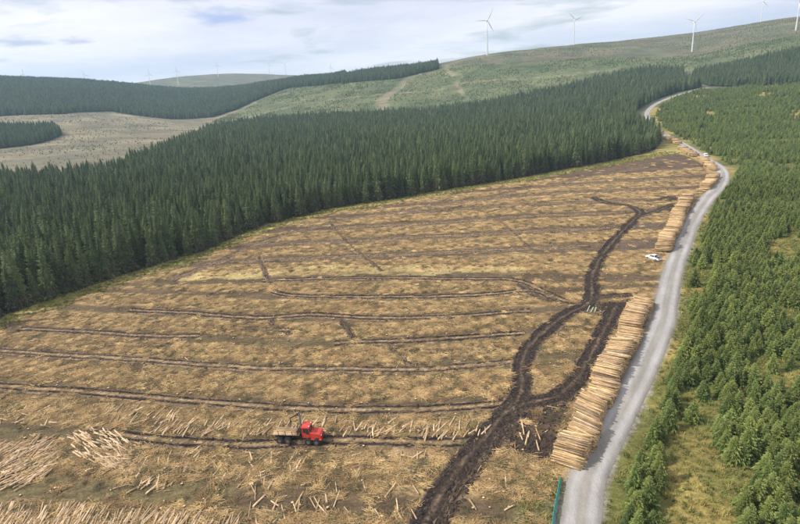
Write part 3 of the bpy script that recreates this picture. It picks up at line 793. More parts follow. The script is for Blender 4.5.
hv = np.clip(.95 + rng.normal(0, .17, len(x)) + (fbm(x / 30, y / 30, 3, 15) - .5) * .9, .35, 1.7)
wv = hv ** .8 * rng.uniform(.85, 1.2, len(x))
infr = inframe(x, y, base_z(x, y) + 2, -4, -4)
score = hv / r - (~infr) * 10
top = np.argsort(-score)[:300]; isel = np.zeros(len(x), bool); isel[top] = True
for i in top:
    px_, py_, _d = project(x[i], y[i], 0)
    nearr = pdist(x[i:i+1], y[i:i+1], ROAD[::3])[0] < 11
    where = ('beside the road at the bottom edge' if py_ > 485 else 'beside the road opposite the near end of the log pile' if py_ > 430 else 'beside the road opposite the middle of the log pile') if nearr else \
        ('left of the yellow grassy gap' if px_ < 668 else 'in the yellow grassy gap or its rim' if px_ < 712 else 'in the bottom right corner' if px_ > 755 and py_ > 475 else
         'at the right edge below mid-height' if px_ > 755 else 'right of the yellow gap at the bottom edge' if py_ > 475 else 'right of the broad part of the yellow gap' if py_ > 430 else 'right of the far tip of the yellow gap' if py_ > 395 else 'in the plantation beyond the yellow gap')
    place_tree('young_spruce_tree', young_near[rng.integers(6)], x[i], y[i], (wv[i], hv[i]), rng.uniform(0, 6.28),
               '%s green young spruce %s' % ('bushy' if hv[i] > .95 else 'small', where), 'tree', 'young spruces in the foreground plantation')
k = ~isel & (r < 330)
trees_stuff('young_spruce_plantation', C_YNGN, 6, x[k], y[k], wv[k], hv[k], 'young green spruce plantation right of the gravel road')
k = ~isel & (r >= 330)
trees_stuff('young_spruce_plantation', C_YNGF, 4, x[k], y[k], wv[k] * 1.2, hv[k], 'young spruce plantation receding towards the turbine hill')
# young trees on the hillside
x, y = jgrid(HILLYOUNG, 3.6, .4, R(10))
kk = np.ones(len(x), bool)
for rdl, wd in ((RIDE1, 11), (RIDE2, 5), (RIDE3, 5), (RIDE4, 4)): kk &= pdist(x, y, rdl) > wd
kk &= rng.random(len(x)) < np.clip(1.0 - 1.4 * fbm(x / 40, y / 40, 3, 17), 0, 1)
x, y = x[kk], y[kk]
trees_stuff('hillside_plantation', C_YNGF, 4, x, y, rng.uniform(.7, 1.1, len(x)), rng.uniform(.3, .6, len(x)), 'young conifer planting on the distant green hillside')

CLEAR = crpoly([(-90, 560), (0, 545), (100, 560), (190, 900), (240, 1040), (215, 1240), (110, 1340), (-90, 1310)])
x, y = jgrid(CLEAR, 6.5, .5, .4)
kk = (rng.random(len(x)) < np.clip((fbm(x / 55, y / 30, 4, 27) - .42) * 3.0, .03, .8)) & ~pip(x, y, PATCH) & ~pip(x, y, FOREST)
x, y = x[kk], y[kk]
trees_stuff('clearing_scrub', C_YNGF, 4, x, y, rng.uniform(.35, .9, len(x)), rng.uniform(.2, .5, len(x)), 'sparse scrub and seedlings in the pale clearing at left')
MOOR = crpoly([(452, 1290), (600, 1300), (760, 1340), (880, 1340), (880, 1900), (640, 1700), (452, 1450)])
x, y = jgrid(MOOR, 5.0, .5, .4)
kk = rng.random(len(x)) < np.clip((fbm(x / 110, y / 40, 4, 29) - .45) * 3.5, .0, .8)
x, y = x[kk], y[kk]
trees_stuff('hill_scrub', C_YNGF, 4, x, y, rng.uniform(.6, 1.1, len(x)), rng.uniform(.15, .3, len(x)), 'low heather and scrub patches on the turbine hill')

# ------------------------------------------------------------------ grass tufts
def tuft(seed, n, h, w_, material):
    q = np.random.default_rng(seed); V = []; Fc = []
    for i in range(n):
        a = q.uniform(0, 6.28); rr_ = q.uniform(0, w_); o = np.array([math.cos(a) * rr_, math.sin(a) * rr_, 0])
        b = q.uniform(0, 6.28); s_ = np.array([-math.sin(b), math.cos(b), 0]) * .05
        e = o + np.array([math.cos(b) * q.uniform(.1, .5), math.sin(b) * q.uniform(.1, .5), h * q.uniform(.5, 1.1)])
        V += [o - s_, o + s_, e]; Fc.append((3 * i, 3 * i + 1, 3 * i + 2))
    return mesh_np('tuft', np.array(V), np.array(Fc), [material])
M_GRASSP = mat('pale_grass', (0.42, 0.33, 0.13), 0.85, var=0.25, col2=(0.30, 0.26, 0.09))
C_TUFT = proto_collection('grass_tuft', [tuft(i, 26, .55, .6, (M_GRASS, M_GRASS, M_GRASS, M_GRASSG, M_GRASSG, M_GRASSP)[i]) for i in range(6)])
def scatter(poly, sp, prob=None, maxr=1e9):
    x, y = jgrid(poly, sp, .5, .3)
    k = np.hypot(x, y) < maxr
    if prob is not None: k &= rng.random(len(x)) < prob(x, y)
    return x[k], y[k]
rd_ok = lambda x, y: (pdist(x, y, ROAD[::3]) > 3.2).astype(float)
xs, ys = [], []
for P, sp, pr in [(np.vstack([ROAD[::4], YOUNG_LIM, np.array([[1400, 300], [900, 0], [45, 0]])]), 1.15, lambda x, y: rd_ok(x, y) * np.clip(.5 + sstep(.42, .56, fbm(x / 16, y / 24, 4, 90)), 0, 1) * (np.hypot(x, y) < 260)),
                  (ROADVERGE, .8, lambda x, y: (pdist(x, y, ROAD[::3]) > 3.1) * .55),
                  (YELZ, 2.2, lambda x, y: sstep(.35, .6, fbm(x / 8, y / 4, 3, 44)) + .1)]:
    a, b = scatter(P, sp, pr, 300); xs.append(a); ys.append(b)
Lv = smooth(EDGE, .5); nrm, _ = normals(Lv)
for _ in range(5):
    o = rng.uniform(-8.5, 6, len(Lv)); p = Lv + nrm * o[:, None]; k = inframe(p[:, 0], p[:, 1], p[:, 0] * 0, 60, 60); xs.append(p[k, 0]); ys.append(p[k, 1])
x = np.concatenate(xs); y = np.concatenate(ys); n = len(x)
sc_ = rng.uniform(.6, 1.4, n); yz = pip(x, y, YELZ); sc_ = np.where(yz, sc_ * .6, sc_)
stuff('grass_tufts', C_TUFT, np.stack([x, y, terr(x, y) - .03], 1), euler_z(n), np.stack([sc_, sc_, sc_ * rng.uniform(.7, 1.3, n)], 1), np.where(yz, 5, rng.integers(0, 5, n)), 'rough yellow green grass tufts along verges and gaps', 'grass')

# ------------------------------------------------------------------ brash on the felled field
def brash(seed, n, span, material, th=.03, h=.3):
    q = np.random.default_rng(seed); V = []; Fc = []
    main = q.uniform(0, 3.14)
    for i in range(n):
        a = main + q.normal(0, .6); Ls = span * q.uniform(.25, 1.0)
        o = np.array([q.normal(0, span * .3), q.normal(0, span * .3), q.uniform(.02, h)])
        d = np.array([math.cos(a), math.sin(a), q.normal(0, .13)]) * Ls / 2; s_ = np.array([-math.sin(a), math.cos(a), 0]) * th * q.uniform(.6, 1.6)
        u = np.array([0, 0, th * 1.6]); b = len(V)
        V += [o - d - s_, o - d + s_, o - d + u, o + d * 1.0 - s_ * .5, o + d + s_ * .5, o + d + u * .6]
        Fc += [(b, b + 3, b + 5, b + 2), (b + 1, b + 2, b + 5, b + 4)]
    return mesh_np('brash', np.array(V), np.array(Fc), [material])
C_BRASH = proto_collection('brash_heap', [brash(i, 30, 1.5, M_TWIG if i < 5 else M_TWIG2, .024, .28) for i in range(8)])
def trackdist(x, y):
    d = np.full(len(x), 1e9)
    for kx, P in TRACKS.items():
        q_ = pdist(x, y, P[::3]); g_, w_ = TRACKS_PX[kx][1:3]
        d = np.minimum(d, np.abs(q_ - g_) - w_ * .35 if kx[0] == 't' else q_ - g_ - w_)
    return d
def bprob(x, y):
    ph = rowphase(x, y); fr = np.abs(((ph + .5) % 1) - .5) * 2
    r = np.hypot(x, y)
    far_ = sstep(110, 190, r)
    p = np.clip(.10 * (1 - .8 * far_) + 1.1 * sstep(.30 + .06 * far_, .66, fr + (fbm(x / 6, y / 6, 3, 33) - .5) * (.7 - .3 * far_)), 0, 1)
    p *= np.clip(1.2 - r / 420, .15, 1)
    p *= sstep(-.1, .45, trackdist(x, y)); p *= 1 - .75 * pip(x, y, MUDZ)
    p *= 1 - .9 * pip(x, y, YELZ); p *= (pdist(x, y, EDGE) > 5) & (pdist(x, y, ROAD[::3]) > 4.5)
    return p
x, y = scatter(FIELD, .72, bprob)
n = len(x); sc_ = rng.uniform(.6, 1.35, n) * (1 + np.clip(np.hypot(x, y) - 150, 0, 300) / 500)
_pid = np.where(rng.random(n) < .72, rng.integers(0, 5, n), rng.integers(5, 8, n))
rt = euler_z(n, .05)
stuff('felling_brash', C_BRASH, np.stack([x, y, terr(x, y)], 1), rt, np.stack([sc_, sc_, sc_], 1), _pid, 'straw coloured brash and branches in rows across the felled field', 'brash')
print('brash', n)

# broken clods and churned lumps along the wet tracks
def clod(seed, material):
    q = np.random.default_rng(seed); b = MB(); n = 7
    vs = [(0, 0, .2)]
    for k, (z_, r_) in enumerate(((.14, .2), (-.05, .32))):
        for i in range(n): a = 6.283 * i / n; rr_ = r_ * q.uniform(.6, 1.3); vs.append((math.cos(a) * rr_, math.sin(a) * rr_, z_ * q.uniform(.6, 1.3)))
    fs = [(0, 1 + i, 1 + (i + 1) % n) for i in range(n)] + [(1 + i, 1 + n + i, 1 + n + (i + 1) % n, 1 + (i + 1) % n) for i in range(n)]
    me = bpy.data.meshes.new('clod'); me.from_pydata(vs, [], fs); me.update(); me.materials.append(material); return me
M_CLOD = mat('mud_clod', (0.026, 0.019, 0.016), 0.95, var=0.4, col2=(0.065, 0.045, 0.032))
C_CLOD = proto_collection('mud_clods', [clod(i, M_CLOD) for i in range(5)])
cx_, cy_ = [], []
for key, P in TRACKS.items():
    n_, _t = normals(P); g_, w_ = TRACKS_PX[key][1], TRACKS_PX[key][2]; th_ = key[0] == 't'
    for _ in range(3 if th_ else 14 if key in ('main', 'main2', 'loop', 'cross', 'spur') else 1):
        side_ = rng.choice([-1, 1], len(P)); o = side_ * (g_ + rng.normal(0, w_ * (.5 if th_ else .6), len(P)))
        p = P + n_ * o[:, None] + rng.normal(0, .2, P.shape); cx_.append(p[:, 0]); cy_.append(p[:, 1])
a, b = scatter(MUDZ, .45, lambda x, y: fbm(x / 3, y / 3, 3, 61) * .9); cx_.append(a); cy_.append(b)
a, b = scatter(DARK2, .7); cx_.append(a); cy_.append(b)
x = np.concatenate(cx_); y = np.concatenate(cy_); k = inframe(x, y, x * 0, 30, 30); x, y = x[k], y[k]; n = len(x)
sc_ = rng.uniform(.35, 1.15, n)
stuff('mud_clods', C_CLOD, np.stack([x, y, terr(x, y) + .04], 1), euler_z(n, .2), np.stack([sc_, sc_, sc_ * .8], 1), rng.integers(0, 5, n), 'dark churned mud clods along the wheel tracks', 'mud')

# ------------------------------------------------------------------ logs
def log_mesh(seed, L_, r0, material, n=9):
    q = np.random.default_rng(seed); b = MB(); vs = []; fs = []
    ring = [(-L_ / 2, r0), (-L_ * .16, r0 * .96), (L_ * .2, r0 * .90), (L_ / 2, r0 * .80)]
    bend = q.uniform(-.03, .03)
    for xx, rr_ in ring:
        for i in range(n):
            a = 6.283 * i / n; vs.append((xx, math.cos(a) * rr_ + bend * (xx * 2 / L_) ** 2, math.sin(a) * rr_))
    for k in range(3): fs += [(k * n + i, k * n + (i + 1) % n, (k + 1) * n + (i + 1) % n, (k + 1) * n + i) for i in range(n)]
    ne = len(fs); fs += [tuple(range(n - 1, -1, -1)), tuple(range(3 * n, 4 * n))]
    me = bpy.data.meshes.new('log'); me.from_pydata(vs, [], fs); me.update()
    me.materials.append(material); me.materials.append(M_LOGEND)
    for p in me.polygons:
        if p.index >= ne: p.material_index = 1
        else: p.use_smooth = True
    return me
LOGL = 4.9
M_BARKLOG = mat('bark_on_log', (0.20, 0.135, 0.085), 0.9, var=0.3, noise=0.35, nscale=3, col2=(0.34, 0.245, 0.15))
pile_logs = [log_mesh(i, LOGL, (.10, .125, .15, .115, .135, .165, .12, .15)[i], M_LOG if i < 6 else M_BARKLOG) for i in range(8)]
ground_logs = [log_mesh(20 + i, 3.1, .10 + .02 * (i % 3), M_GLOG) for i in range(6)]
C_PLOG = proto_collection('pile_log', pile_logs)
C_GLOG = proto_collection('loose_log', ground_logs)

def make_pile(P, height, half_end=True, seed=0, breaks=10.0):
    """list of logs laid across the line P: (x, y, z, yaw, pitch, top?, s)"""
    q = np.random.default_rng(seed); out = []
    nrm, tg = normals(P)
    s = np.concatenate([[0], np.cumsum(np.hypot(*(P[1:] - P[:-1]).T))]); Ltot = s[-1]
    d = .27; layers = int(height / (d * .87))
    for k in range(layers):
        for sv in np.arange(d * (.5 + .5 * (k % 2)), Ltot, d):
            blk = int(sv / breaks + vnoise(sv / 17, 1.3, seed) * .8)
            bq = np.random.default_rng(seed * 100 + blk)
            hb = height * bq.uniform(.7, 1.1); sh = bq.uniform(-.8, .8); yb = bq.normal(0, .14)
            hb *= 0.9 + .25 * (vnoise(sv / 2.5, .7, seed + 5) - .3)
            hb = min(hb, .3 + min(sv, Ltot - sv) * 1.15)
            if (sv / breaks + vnoise(sv / 17, 1.3, seed) * .8) % 1 < .07: hb *= .4
            z = .16 + k * d * .87
            if z > hb: continue
            istop = z + d * .87 > hb
            px_ = np.interp(sv, s, P[:, 0]); py_ = np.interp(sv, s, P[:, 1]); nx = np.interp(sv, s, nrm[:, 0]); ny = np.interp(sv, s, nrm[:, 1])
            off = sh + q.normal(0, .13) + (q.uniform(-.5, .5) if istop and q.random() < .25 else 0)
            yaw = math.atan2(ny, nx) + yb + q.normal(0, .025) + (q.normal(0, .085) if istop else 0) + (math.pi if q.random() < .5 else 0)
            x_ = px_ + nx * off; y_ = py_ + ny * off
            out.append((x_, y_, z + (q.uniform(0, .07) if istop else 0), yaw, q.normal(0, .012) if istop else 0, istop, sv))
    return out

PILES = [
    (PILE_PX, 2.9, 'long roadside pile'),
    ([(663, 253), (669, 240), (673, 229), (680, 215), (688, 199)], 2.9, 'second pile'),
    ([(706, 190), (710, 183), (714, 177)], 2.6, 'third pile'),
    ([(711, 171), (707, 165), (701, 160)], 2.6, 'fourth pile'),
    ([(695, 157), (686, 151.5), (682, 148)], 2.2, 'fifth pile'),
    ([(677.5, 144.5), (674, 142)], 2.6, 'sixth pile'), ([(671, 140.6), (667.5, 138.3)], 2.6, 'seventh pile'), ([(660.5, 134.6), (656.5, 132.4)], 2.6, 'eighth pile')]
ind = []; rest = []
for ip_, (pp, hh, nm) in enumerate(PILES):
    P = smooth(gpoly(pp), .25)
    lg = make_pile(P, hh, seed=ip_ + 3, breaks=5 if ip_ else 8)
    for (x_, y_, z_, yaw, pt, tp, sv) in lg:
        zz = float(base_z(x_, y_)) + z_ + .25
        rec = (x_, y_, zz, yaw, pt, tp, sv, ip_)
        if ip_ == 0 and (tp or sv < .8): ind.append(rec)
        else: rest.append(rec)
ind.sort(key=lambda t: math.hypot(t[0], t[1]))
rest += ind[300:]; ind = ind[:300]
for (x_, y_, zz, yaw, pt, tp, sv, ip_) in ind:
    part = 'nearest end' if sv < 5 else 'near part' if sv < 14 else 'part beside the dark mud' if sv < 24 else 'middle' if sv < 36 else 'part beside the looping track' if sv < 50 else 'farther half'
    kind_ = int(rng.choice([0, 1, 2, 3, 4, 5, 6, 6, 7, 7]))
    look = 'brown barked log' if kind_ > 5 else 'thick pale peeled log' if kind_ in (2, 5) else 'slim pale peeled log'
    o = link('log', pile_logs[kind_], label='%s on the %s of the long roadside pile' % (look, part), cat='log', group='logs on the long roadside pile')
    o.location = (x_, y_, zz); o.rotation_euler = (0, pt, yaw); s_ = rng.uniform(.85, 1.12); o.scale = (rng.uniform(.95, 1.05), s_, s_)
n = len(rest); A = np.array([t[:5] for t in rest])
sc_ = rng.uniform(.85, 1.12, n)
rot = np.stack([rng.uniform(0, 6.28, n), A[:, 4], A[:, 3]], 1)
far_k = np.array([t[7] for t in rest])
for kx, lab in ((far_k == 0, 'pale cut logs stacked tight in the long roadside pile'), (far_k > 0, 'pale cut logs stacked in the far roadside piles')):
    m_ = int(kx.sum()); stuff('stacked_logs', C_PLOG, A[kx, :3], rot[kx], np.stack([rng.uniform(.95, 1.05, m_), sc_[kx], sc_[kx]], 1), rng.integers(0, 8, m_), lab, 'logs')
print('pile logs', len(ind), n)

# loose logs lying in the felled rows: patches traced from the photo (px polygon, count, angle, spread)
LOGZ = [([(0, 445), (52, 440), (58, 455), (48, 476), (18, 490), (0, 488)], 210, 32, 10),
        ([(68, 436), (100, 428), (132, 440), (128, 462), (112, 470), (80, 462)], 120, 148, 13),
        ([(95, 452), (135, 455), (130, 474), (100, 476)], 50, 15, 14),
        ([(0, 505), (60, 508), (150, 512), (240, 520), (240, 545), (0, 545)], 380, 62, 9),
        ([(125, 458), (200, 450), (195, 470), (160, 492), (120, 490)], 55, 55, 18),
        ([(95, 405), (180, 414), (240, 420), (330, 420), (330, 432), (240, 438), (170, 432), (110, 422)], 130, 45, 14),
        ([(330, 420), (470, 422), (490, 432), (440, 437), (350, 435)], 70, 62, 18),
        ([(205, 452), (300, 455), (300, 490), (220, 480)], 40, 60, 30),
        ([(290, 450), (440, 452), (410, 475), (300, 480)], 26, 40, 35),
        ([(240, 490), (420, 480), (420, 524), (250, 524)], 30, 100, 40),
        ([(480, 470), (540, 465), (545, 515), (470, 515)], 8, 30, 50),
        ([(0, 395), (90, 402), (110, 420), (60, 428), (0, 424)], 40, 40, 30),
        ([(510, 425), (545, 420), (540, 450), (515, 450)], 7, 90, 30)]
loose = []
for pp, cnt, ang, spd in LOGZ:
    G = gpoly(pp); x0, y0 = G.min(0); x1, y1 = G.max(0); got = 0; tries = 0
    cx, cy = G.mean(0)
    while got < cnt and tries < 8000:
        tries += 1
        a, b = rng.uniform(x0, x1), rng.uniform(y0, y1)
        if not pip(np.array([a]), np.array([b]), G)[0]: continue
        # image angle -> ground angle
        th = R(ang + rng.normal(0, spd)); p0 = project(a, b, 0); q = np.array(ground(p0[0] + 8 * math.cos(th), p0[1] - 8 * math.sin(th))) - (a, b)
        yaw = math.atan2(q[1], q[0])
        loose.append((a, b, yaw, rng.uniform(0, .28 if cnt > 60 else .08))); got += 1
loose = np.array(loose)
vis = inframe(loose[:, 0], loose[:, 1], loose[:, 0] * 0, -4, -4)
order = np.argsort(np.hypot(loose[:, 0], loose[:, 1]) + (~vis) * 1e4)
zone_names = lambda px_, py_: 'heap along the bottom edge' if py_ > 500 and px_ < 250 else 'heap at the left edge' if px_ < 62 and py_ > 436 else 'fan-shaped heap left of the machine' if px_ < 140 and py_ > 425 else 'rows behind the red machine' if py_ < 440 else 'brash at bottom left, below the fan-shaped heap' if px_ < 200 else 'brash just below the red machine' if px_ < 345 and py_ < 480 else 'brash at the bottom edge below the red machine' if px_ < 345 else 'dark mud beside the near log pile' if px_ > 500 else 'brash between the red machine and the main mud track'
for j, i in enumerate(order[:300]):
    a, b, yaw, dz_ = loose[i]; pa, pb, _ = project(a, b, 0)
    o = link('loose_log', ground_logs[rng.integers(6)], label='pale cut log lying in the %s' % zone_names(pa, pb), cat='log', group='loose logs on the felled ground')
    s_ = rng.uniform(.75, 1.25); o.scale = (rng.uniform(.6, 1.15), s_, s_)
    o.location = (a, b, float(terr(a, b)) + .12 + dz_); o.rotation_euler = (0, rng.normal(0, .04), yaw)
ri = order[300:]; n = len(ri); q = loose[ri]; s_ = rng.uniform(.75, 1.25, n)
# small pale sticks spread thinly over the rows
x, y = scatter(FIELD, 2.6, lambda x, y: bprob(x, y) * .5, 260)
n2_ = len(x)
pts = np.vstack([np.stack([q[:, 0], q[:, 1], terr(q[:, 0], q[:, 1]) + .12 + q[:, 3]], 1), np.stack([x, y, terr(x, y) + .15], 1)])
rot = np.vstack([np.stack([np.zeros(n), rng.normal(0, .04, n), q[:, 2]], 1), np.stack([np.zeros(n2_), rng.normal(0, .08, n2_), rng.normal(.5, .7, n2_)], 1)])
scl = np.vstack([np.stack([rng.uniform(.6, 1.15, n), s_, s_], 1), np.stack([rng.uniform(.2, .75, n2_), rng.uniform(.4, .8, n2_), rng.uniform(.4, .8, n2_)], 1)])
stuff('scattered_logs', C_GLOG, pts, rot, scl, rng.integers(0, 6, n + n2_), 'short pale sticks and logs scattered over the felled rows', 'logs')

# stumps
def stump_mesh(seed):
    b = MB(); b.tube((0, 0, -.1), (0, 0, .22), .19, .15, 9); me = bpy.data.meshes.new('stump'); me.from_pydata(b.v, [], b.f); me.update()
    me.materials.append(M_BARK); me.materials.append(M_LOGEND); me.polygons[len(me.polygons) - 1].material_index = 1
    return me
C_STUMP = proto_collection('cut_stump', [stump_mesh(0)])
x, y = scatter(FIELD, 3.1, lambda x, y: (trackdist(x, y) > .3) * .5 * (pdist(x, y, EDGE) > 7) * (pdist(x, y, ROAD[::3]) > 9), 330)
n = len(x); s_ = rng.uniform(.8, 1.4, n)
stuff('cut_stumps', C_STUMP, np.stack([x, y, terr(x, y)], 1), euler_z(n, .05), np.stack([s_, s_, s_], 1), np.zeros(n, int), 'pale topped cut stumps dotted through the felled rows', 'stumps')

# ------------------------------------------------------------------ forwarder
def forwarder():
    p = np.array(ground(301, 441)); q = np.array(ground(331, 442)) - p
    yaw = math.atan2(q[1], q[0])
    e = link('forwarder', None, label='red forestry forwarder with black log bunk and raised crane in the felled field', cat='forwarder')
    e.location = (p[0], p[1], float(terr(*p)) + .12); e.rotation_euler = (0, 0, yaw)
    MB().box((2.4, 0, .95), (3.6, 1.1, .5)).box((-2.0, 0, .95), (5.2, .9, .38)).tube((.45, 0, .95), (.75, 0, .95), .3).build('chassis', M_BLACK, e)
    # bonnet at the front (+x), sloping
    bn = MB().prism([(2.25, 1.2), (4.25, 1.2), (4.3, 1.75), (4.0, 2.12), (2.25, 2.35)], -.95, .95).build('bonnet', M_RED, e, bevel=.08)
    MB().box((4.31, 0, 1.5), (.06, 1.3, .42)).build('grille', M_BLACK, bn)
    for s in (-.7, .7): MB().tube((4.24, s, 1.86), (4.30, s, 1.86), .11).build('headlight', M_LAMP, bn)
    MB().tube((2.5, .6, 2.3), (2.5, .6, 3.0), .07).build('exhaust_pipe', M_GREY, bn)
    MB().box((3.2, 0, 1.16), (2.3, 2.5, .1)).build('mudguard', M_RED, e)
    cab = MB().prism([(.75, 1.2), (2.25, 1.2), (2.25, 2.35), (2.05, 3.25), (.85, 3.25), (.7, 2.3)], -.9, .9).build('cab', M_RED, e, bevel=.05)
    MB().box((1.45, 0, 3.33), (1.55, 1.95, .16), .94).build('cab_roof', M_RED, cab)
    for s in (-1, 1):
        MB().prism([(.93, 2.3), (1.42, 2.3), (1.42, 3.1), (.99, 3.1)], s * .905, s * .93).build('side_window', M_GLASS, cab)
        MB().prism([(1.5, 2.0), (2.1, 2.0), (2.1, 2.4), (1.96, 3.1), (1.5, 3.1)], s * .905, s * .93).build('side_window', M_GLASS, cab)
    ro = Matrix.Rotation(-.22, 3, 'Y')
    MB().box((2.20, 0, 2.82), (.04, 1.55, .72), rot=ro).build('windscreen', M_GLASS, cab)
    MB().box((.76, 0, 2.75), (.06, 1.5, .65)).build('rear_window', M_GLASS, cab)
    for s in (-.6, .6): MB().box((2.1, s, 3.45), (.12, .2, .14)).build('work_lamp', M_LAMP, cab)
    # wheels: two bogies
    for wx in (1.95, 3.45, -1.9, -3.4):
        for s in (-1, 1):
            yy = s * 1.12
            wh = MB().tube((wx, yy - .32, .68), (wx, yy + .32, .68), .68, n=18).build('wheel', M_RUBBER, e, bevel=.08)
            MB().tube((wx, yy + s * .31, .68), (wx, yy + s * .36, .68), .33, n=12).build('rim', M_GREY, wh)
            tr = MB()
            for k in range(12):
                a = 6.283 * k / 12
                tr.box((wx + math.cos(a) * .69, yy, .68 + math.sin(a) * .69), (.07, .6, .1), rot=Matrix.Rotation(-a, 3, 'Y'))
            tr.build('tread', M_RUBBER, wh)
    # bunk
    MB().box((-2.2, 0, 1.32), (4.6, .22, .26)).build('bunk_beam', M_BLACK, e)
    hb = MB().box((-.02, 0, 1.55), (.1, 2.5, .14))
    for k in range(9): hb.box((-.02, -1.2 + k * .3, 2.1), (.07, .06, 1.15))
    hb.box((-.02, 0, 2.68), (.1, 2.5, .1)).build('headboard', M_BLACK, e)
    for xx in (-.9, -2.2, -3.5):
        MB().box((xx, 0, 1.5), (.16, 2.5, .16)).build('bolster', M_BLACK, e)
        for s in (-1, 1): MB().tube((xx, s * 1.22, 1.5), (xx, s * 1.36, 2.75), .065, .05).build('stake', M_BLACK, e)
    # crane between cab and bunk
    cr_ = MB().tube((.38, 0, 1.2), (.38, 0, 2.9), .2, .16, 10).build('crane_pillar', M_BLACK, e)
    MB().tube((.38, 0, 2.85), (.1, .6, 5.3), .2, .17, 8).tube((.6, .1, 2.2), (.3, .35, 3.9), .06).build('inner_boom', M_GREY, e)
    MB().tube((.1, .6, 5.3), (-1.7, .5, 4.2), .16, .12, 8).build('outer_boom', M_BLACK, e)
    gp = MB().tube((-1.7, .5, 4.2), (-1.7, .5, 3.55), .07).box((-1.7, .5, 3.5), (.25, .25, .25))
    for s in (-1, 1): gp.tube((-1.7, .5 + s * .08, 3.45), (-1.7, .5 + s * .45, 3.1), .06).tube((-1.7, .5 + s * .45, 3.1), (-1.7, .5 + s * .12, 2.75), .05, .02)
    gp.build('grapple', M_BLACK, e)
    # load of logs, things of their own
    M = Matrix.Translation(e.location) @ Matrix.Rotation(yaw, 4, 'Z')
    k = 0
    for lay in range(1):
        for j in range(7):
            yy = (j - (6 - 3 * lay) / 2) * .32 + random.uniform(-.05, .05); zz = 1.73 + lay * .27
            o = link('loaded_log', pile_logs[(6, 1, 7, 3)[k % 4]], label='cut log loaded in the bunk of the red forwarder', cat='log', group='logs on the forwarder')
            v = M @ Vector((-2.25 + random.uniform(-.3, .2), yy, zz)); o.location = v; o.rotation_euler = (0, 0, yaw + random.uniform(-.02, .02)); k += 1
forwarder()

# ------------------------------------------------------------------ white pickup
def pickup():
    p = np.array(ground(653.5, 260)); q = np.array(ground(645, 257)) - np.array(ground(662, 262))
    yaw = math.atan2(q[1], q[0])
    e = link('pickup_truck', None, label='white pickup truck parked at the near end of the second log pile', cat='pickup truck')
    e.location = (p[0], p[1], float(terr(*p)) + .12); e.rotation_euler = (0, 0, yaw)
    body = MB().prism([(-2.65, .5), (2.55, .45), (2.65, .65), (2.6, .98), (2.2, 1.1), (1.2, 1.15), (-2.62, 1.12)], -.92, .92).build('body', M_WHITE, e, bevel=.06)
    cab = MB()
    pr = [(1.25, 1.14), (.45, 1.78), (-.75, 1.8), (-1.0, 1.14)]
    cab.add([(x, -.88, z) if z < 1.3 else (x, -.7, z) for x, z in pr] + [(x, .88, z) if z < 1.3 else (x, .7, z) for x, z in pr],
            [(0, 1, 2, 3), (7, 6, 5, 4), (0, 4, 5, 1), (1, 5, 6, 2), (2, 6, 7, 3), (3, 7, 4, 0)])
    cb = cab.build('cabin', M_WHITE, e, bevel=.05)
    def pane(a, b, c, d, nm): MB().add([a, b, c, d], [(0, 1, 2, 3), (3, 2, 1, 0)]).build(nm, M_GLASS, cb)
    pane((1.19, -.76, 1.22), (1.19, .76, 1.22), (.56, .64, 1.73), (.56, -.64, 1.73), 'windscreen')
    pane((-1.0, -.72, 1.24), (-1.0, .72, 1.24), (-.80, .62, 1.72), (-.80, -.62, 1.72), 'rear_window')
    for s in (-1, 1):
        pane((.95, s * .895, 1.22), (.2, s * .895, 1.22), (.2, s * .76, 1.70), (.42, s * .76, 1.70), 'side_window')
        pane((.1, s * .895, 1.22), (-.85, s * .895, 1.22), (-.68, s * .76, 1.70), (.1, s * .76, 1.70), 'side_window')
    MB().box((-1.85, 0, 1.13), (1.45, 1.5, .05)).build('load_bed', M_BLACK, e)
    for xx in (1.7, -1.65):
        for s in (-1, 1):
            wh = MB().tube((xx, s * .72, .37), (xx, s * .95, .37), .37, n=16).build('wheel', M_RUBBER, e)
            MB().tube((xx, s * .95, .37), (xx, s * .965, .37), .21, n=10).build('rim', M_GREY, wh)
    for s in (-.68, .68):
        MB().box((2.62, s, .82), (.08, .34, .16)).build('headlight', M_LAMP, e)
        MB().box((-2.65, s * 1.2, .9), (.06, .14, .3)).build('tail_light', M_TLAMP, e)
    MB().box((2.66, 0, .55), (.1, 1.7, .16)).build('bumper', M_GREY, e)
    for s in (-1, 1): MB().box((.85, s * 1.02, 1.22), (.1, .18, .14)).build('wing_mirror', M_BLACK, e)
pickup()

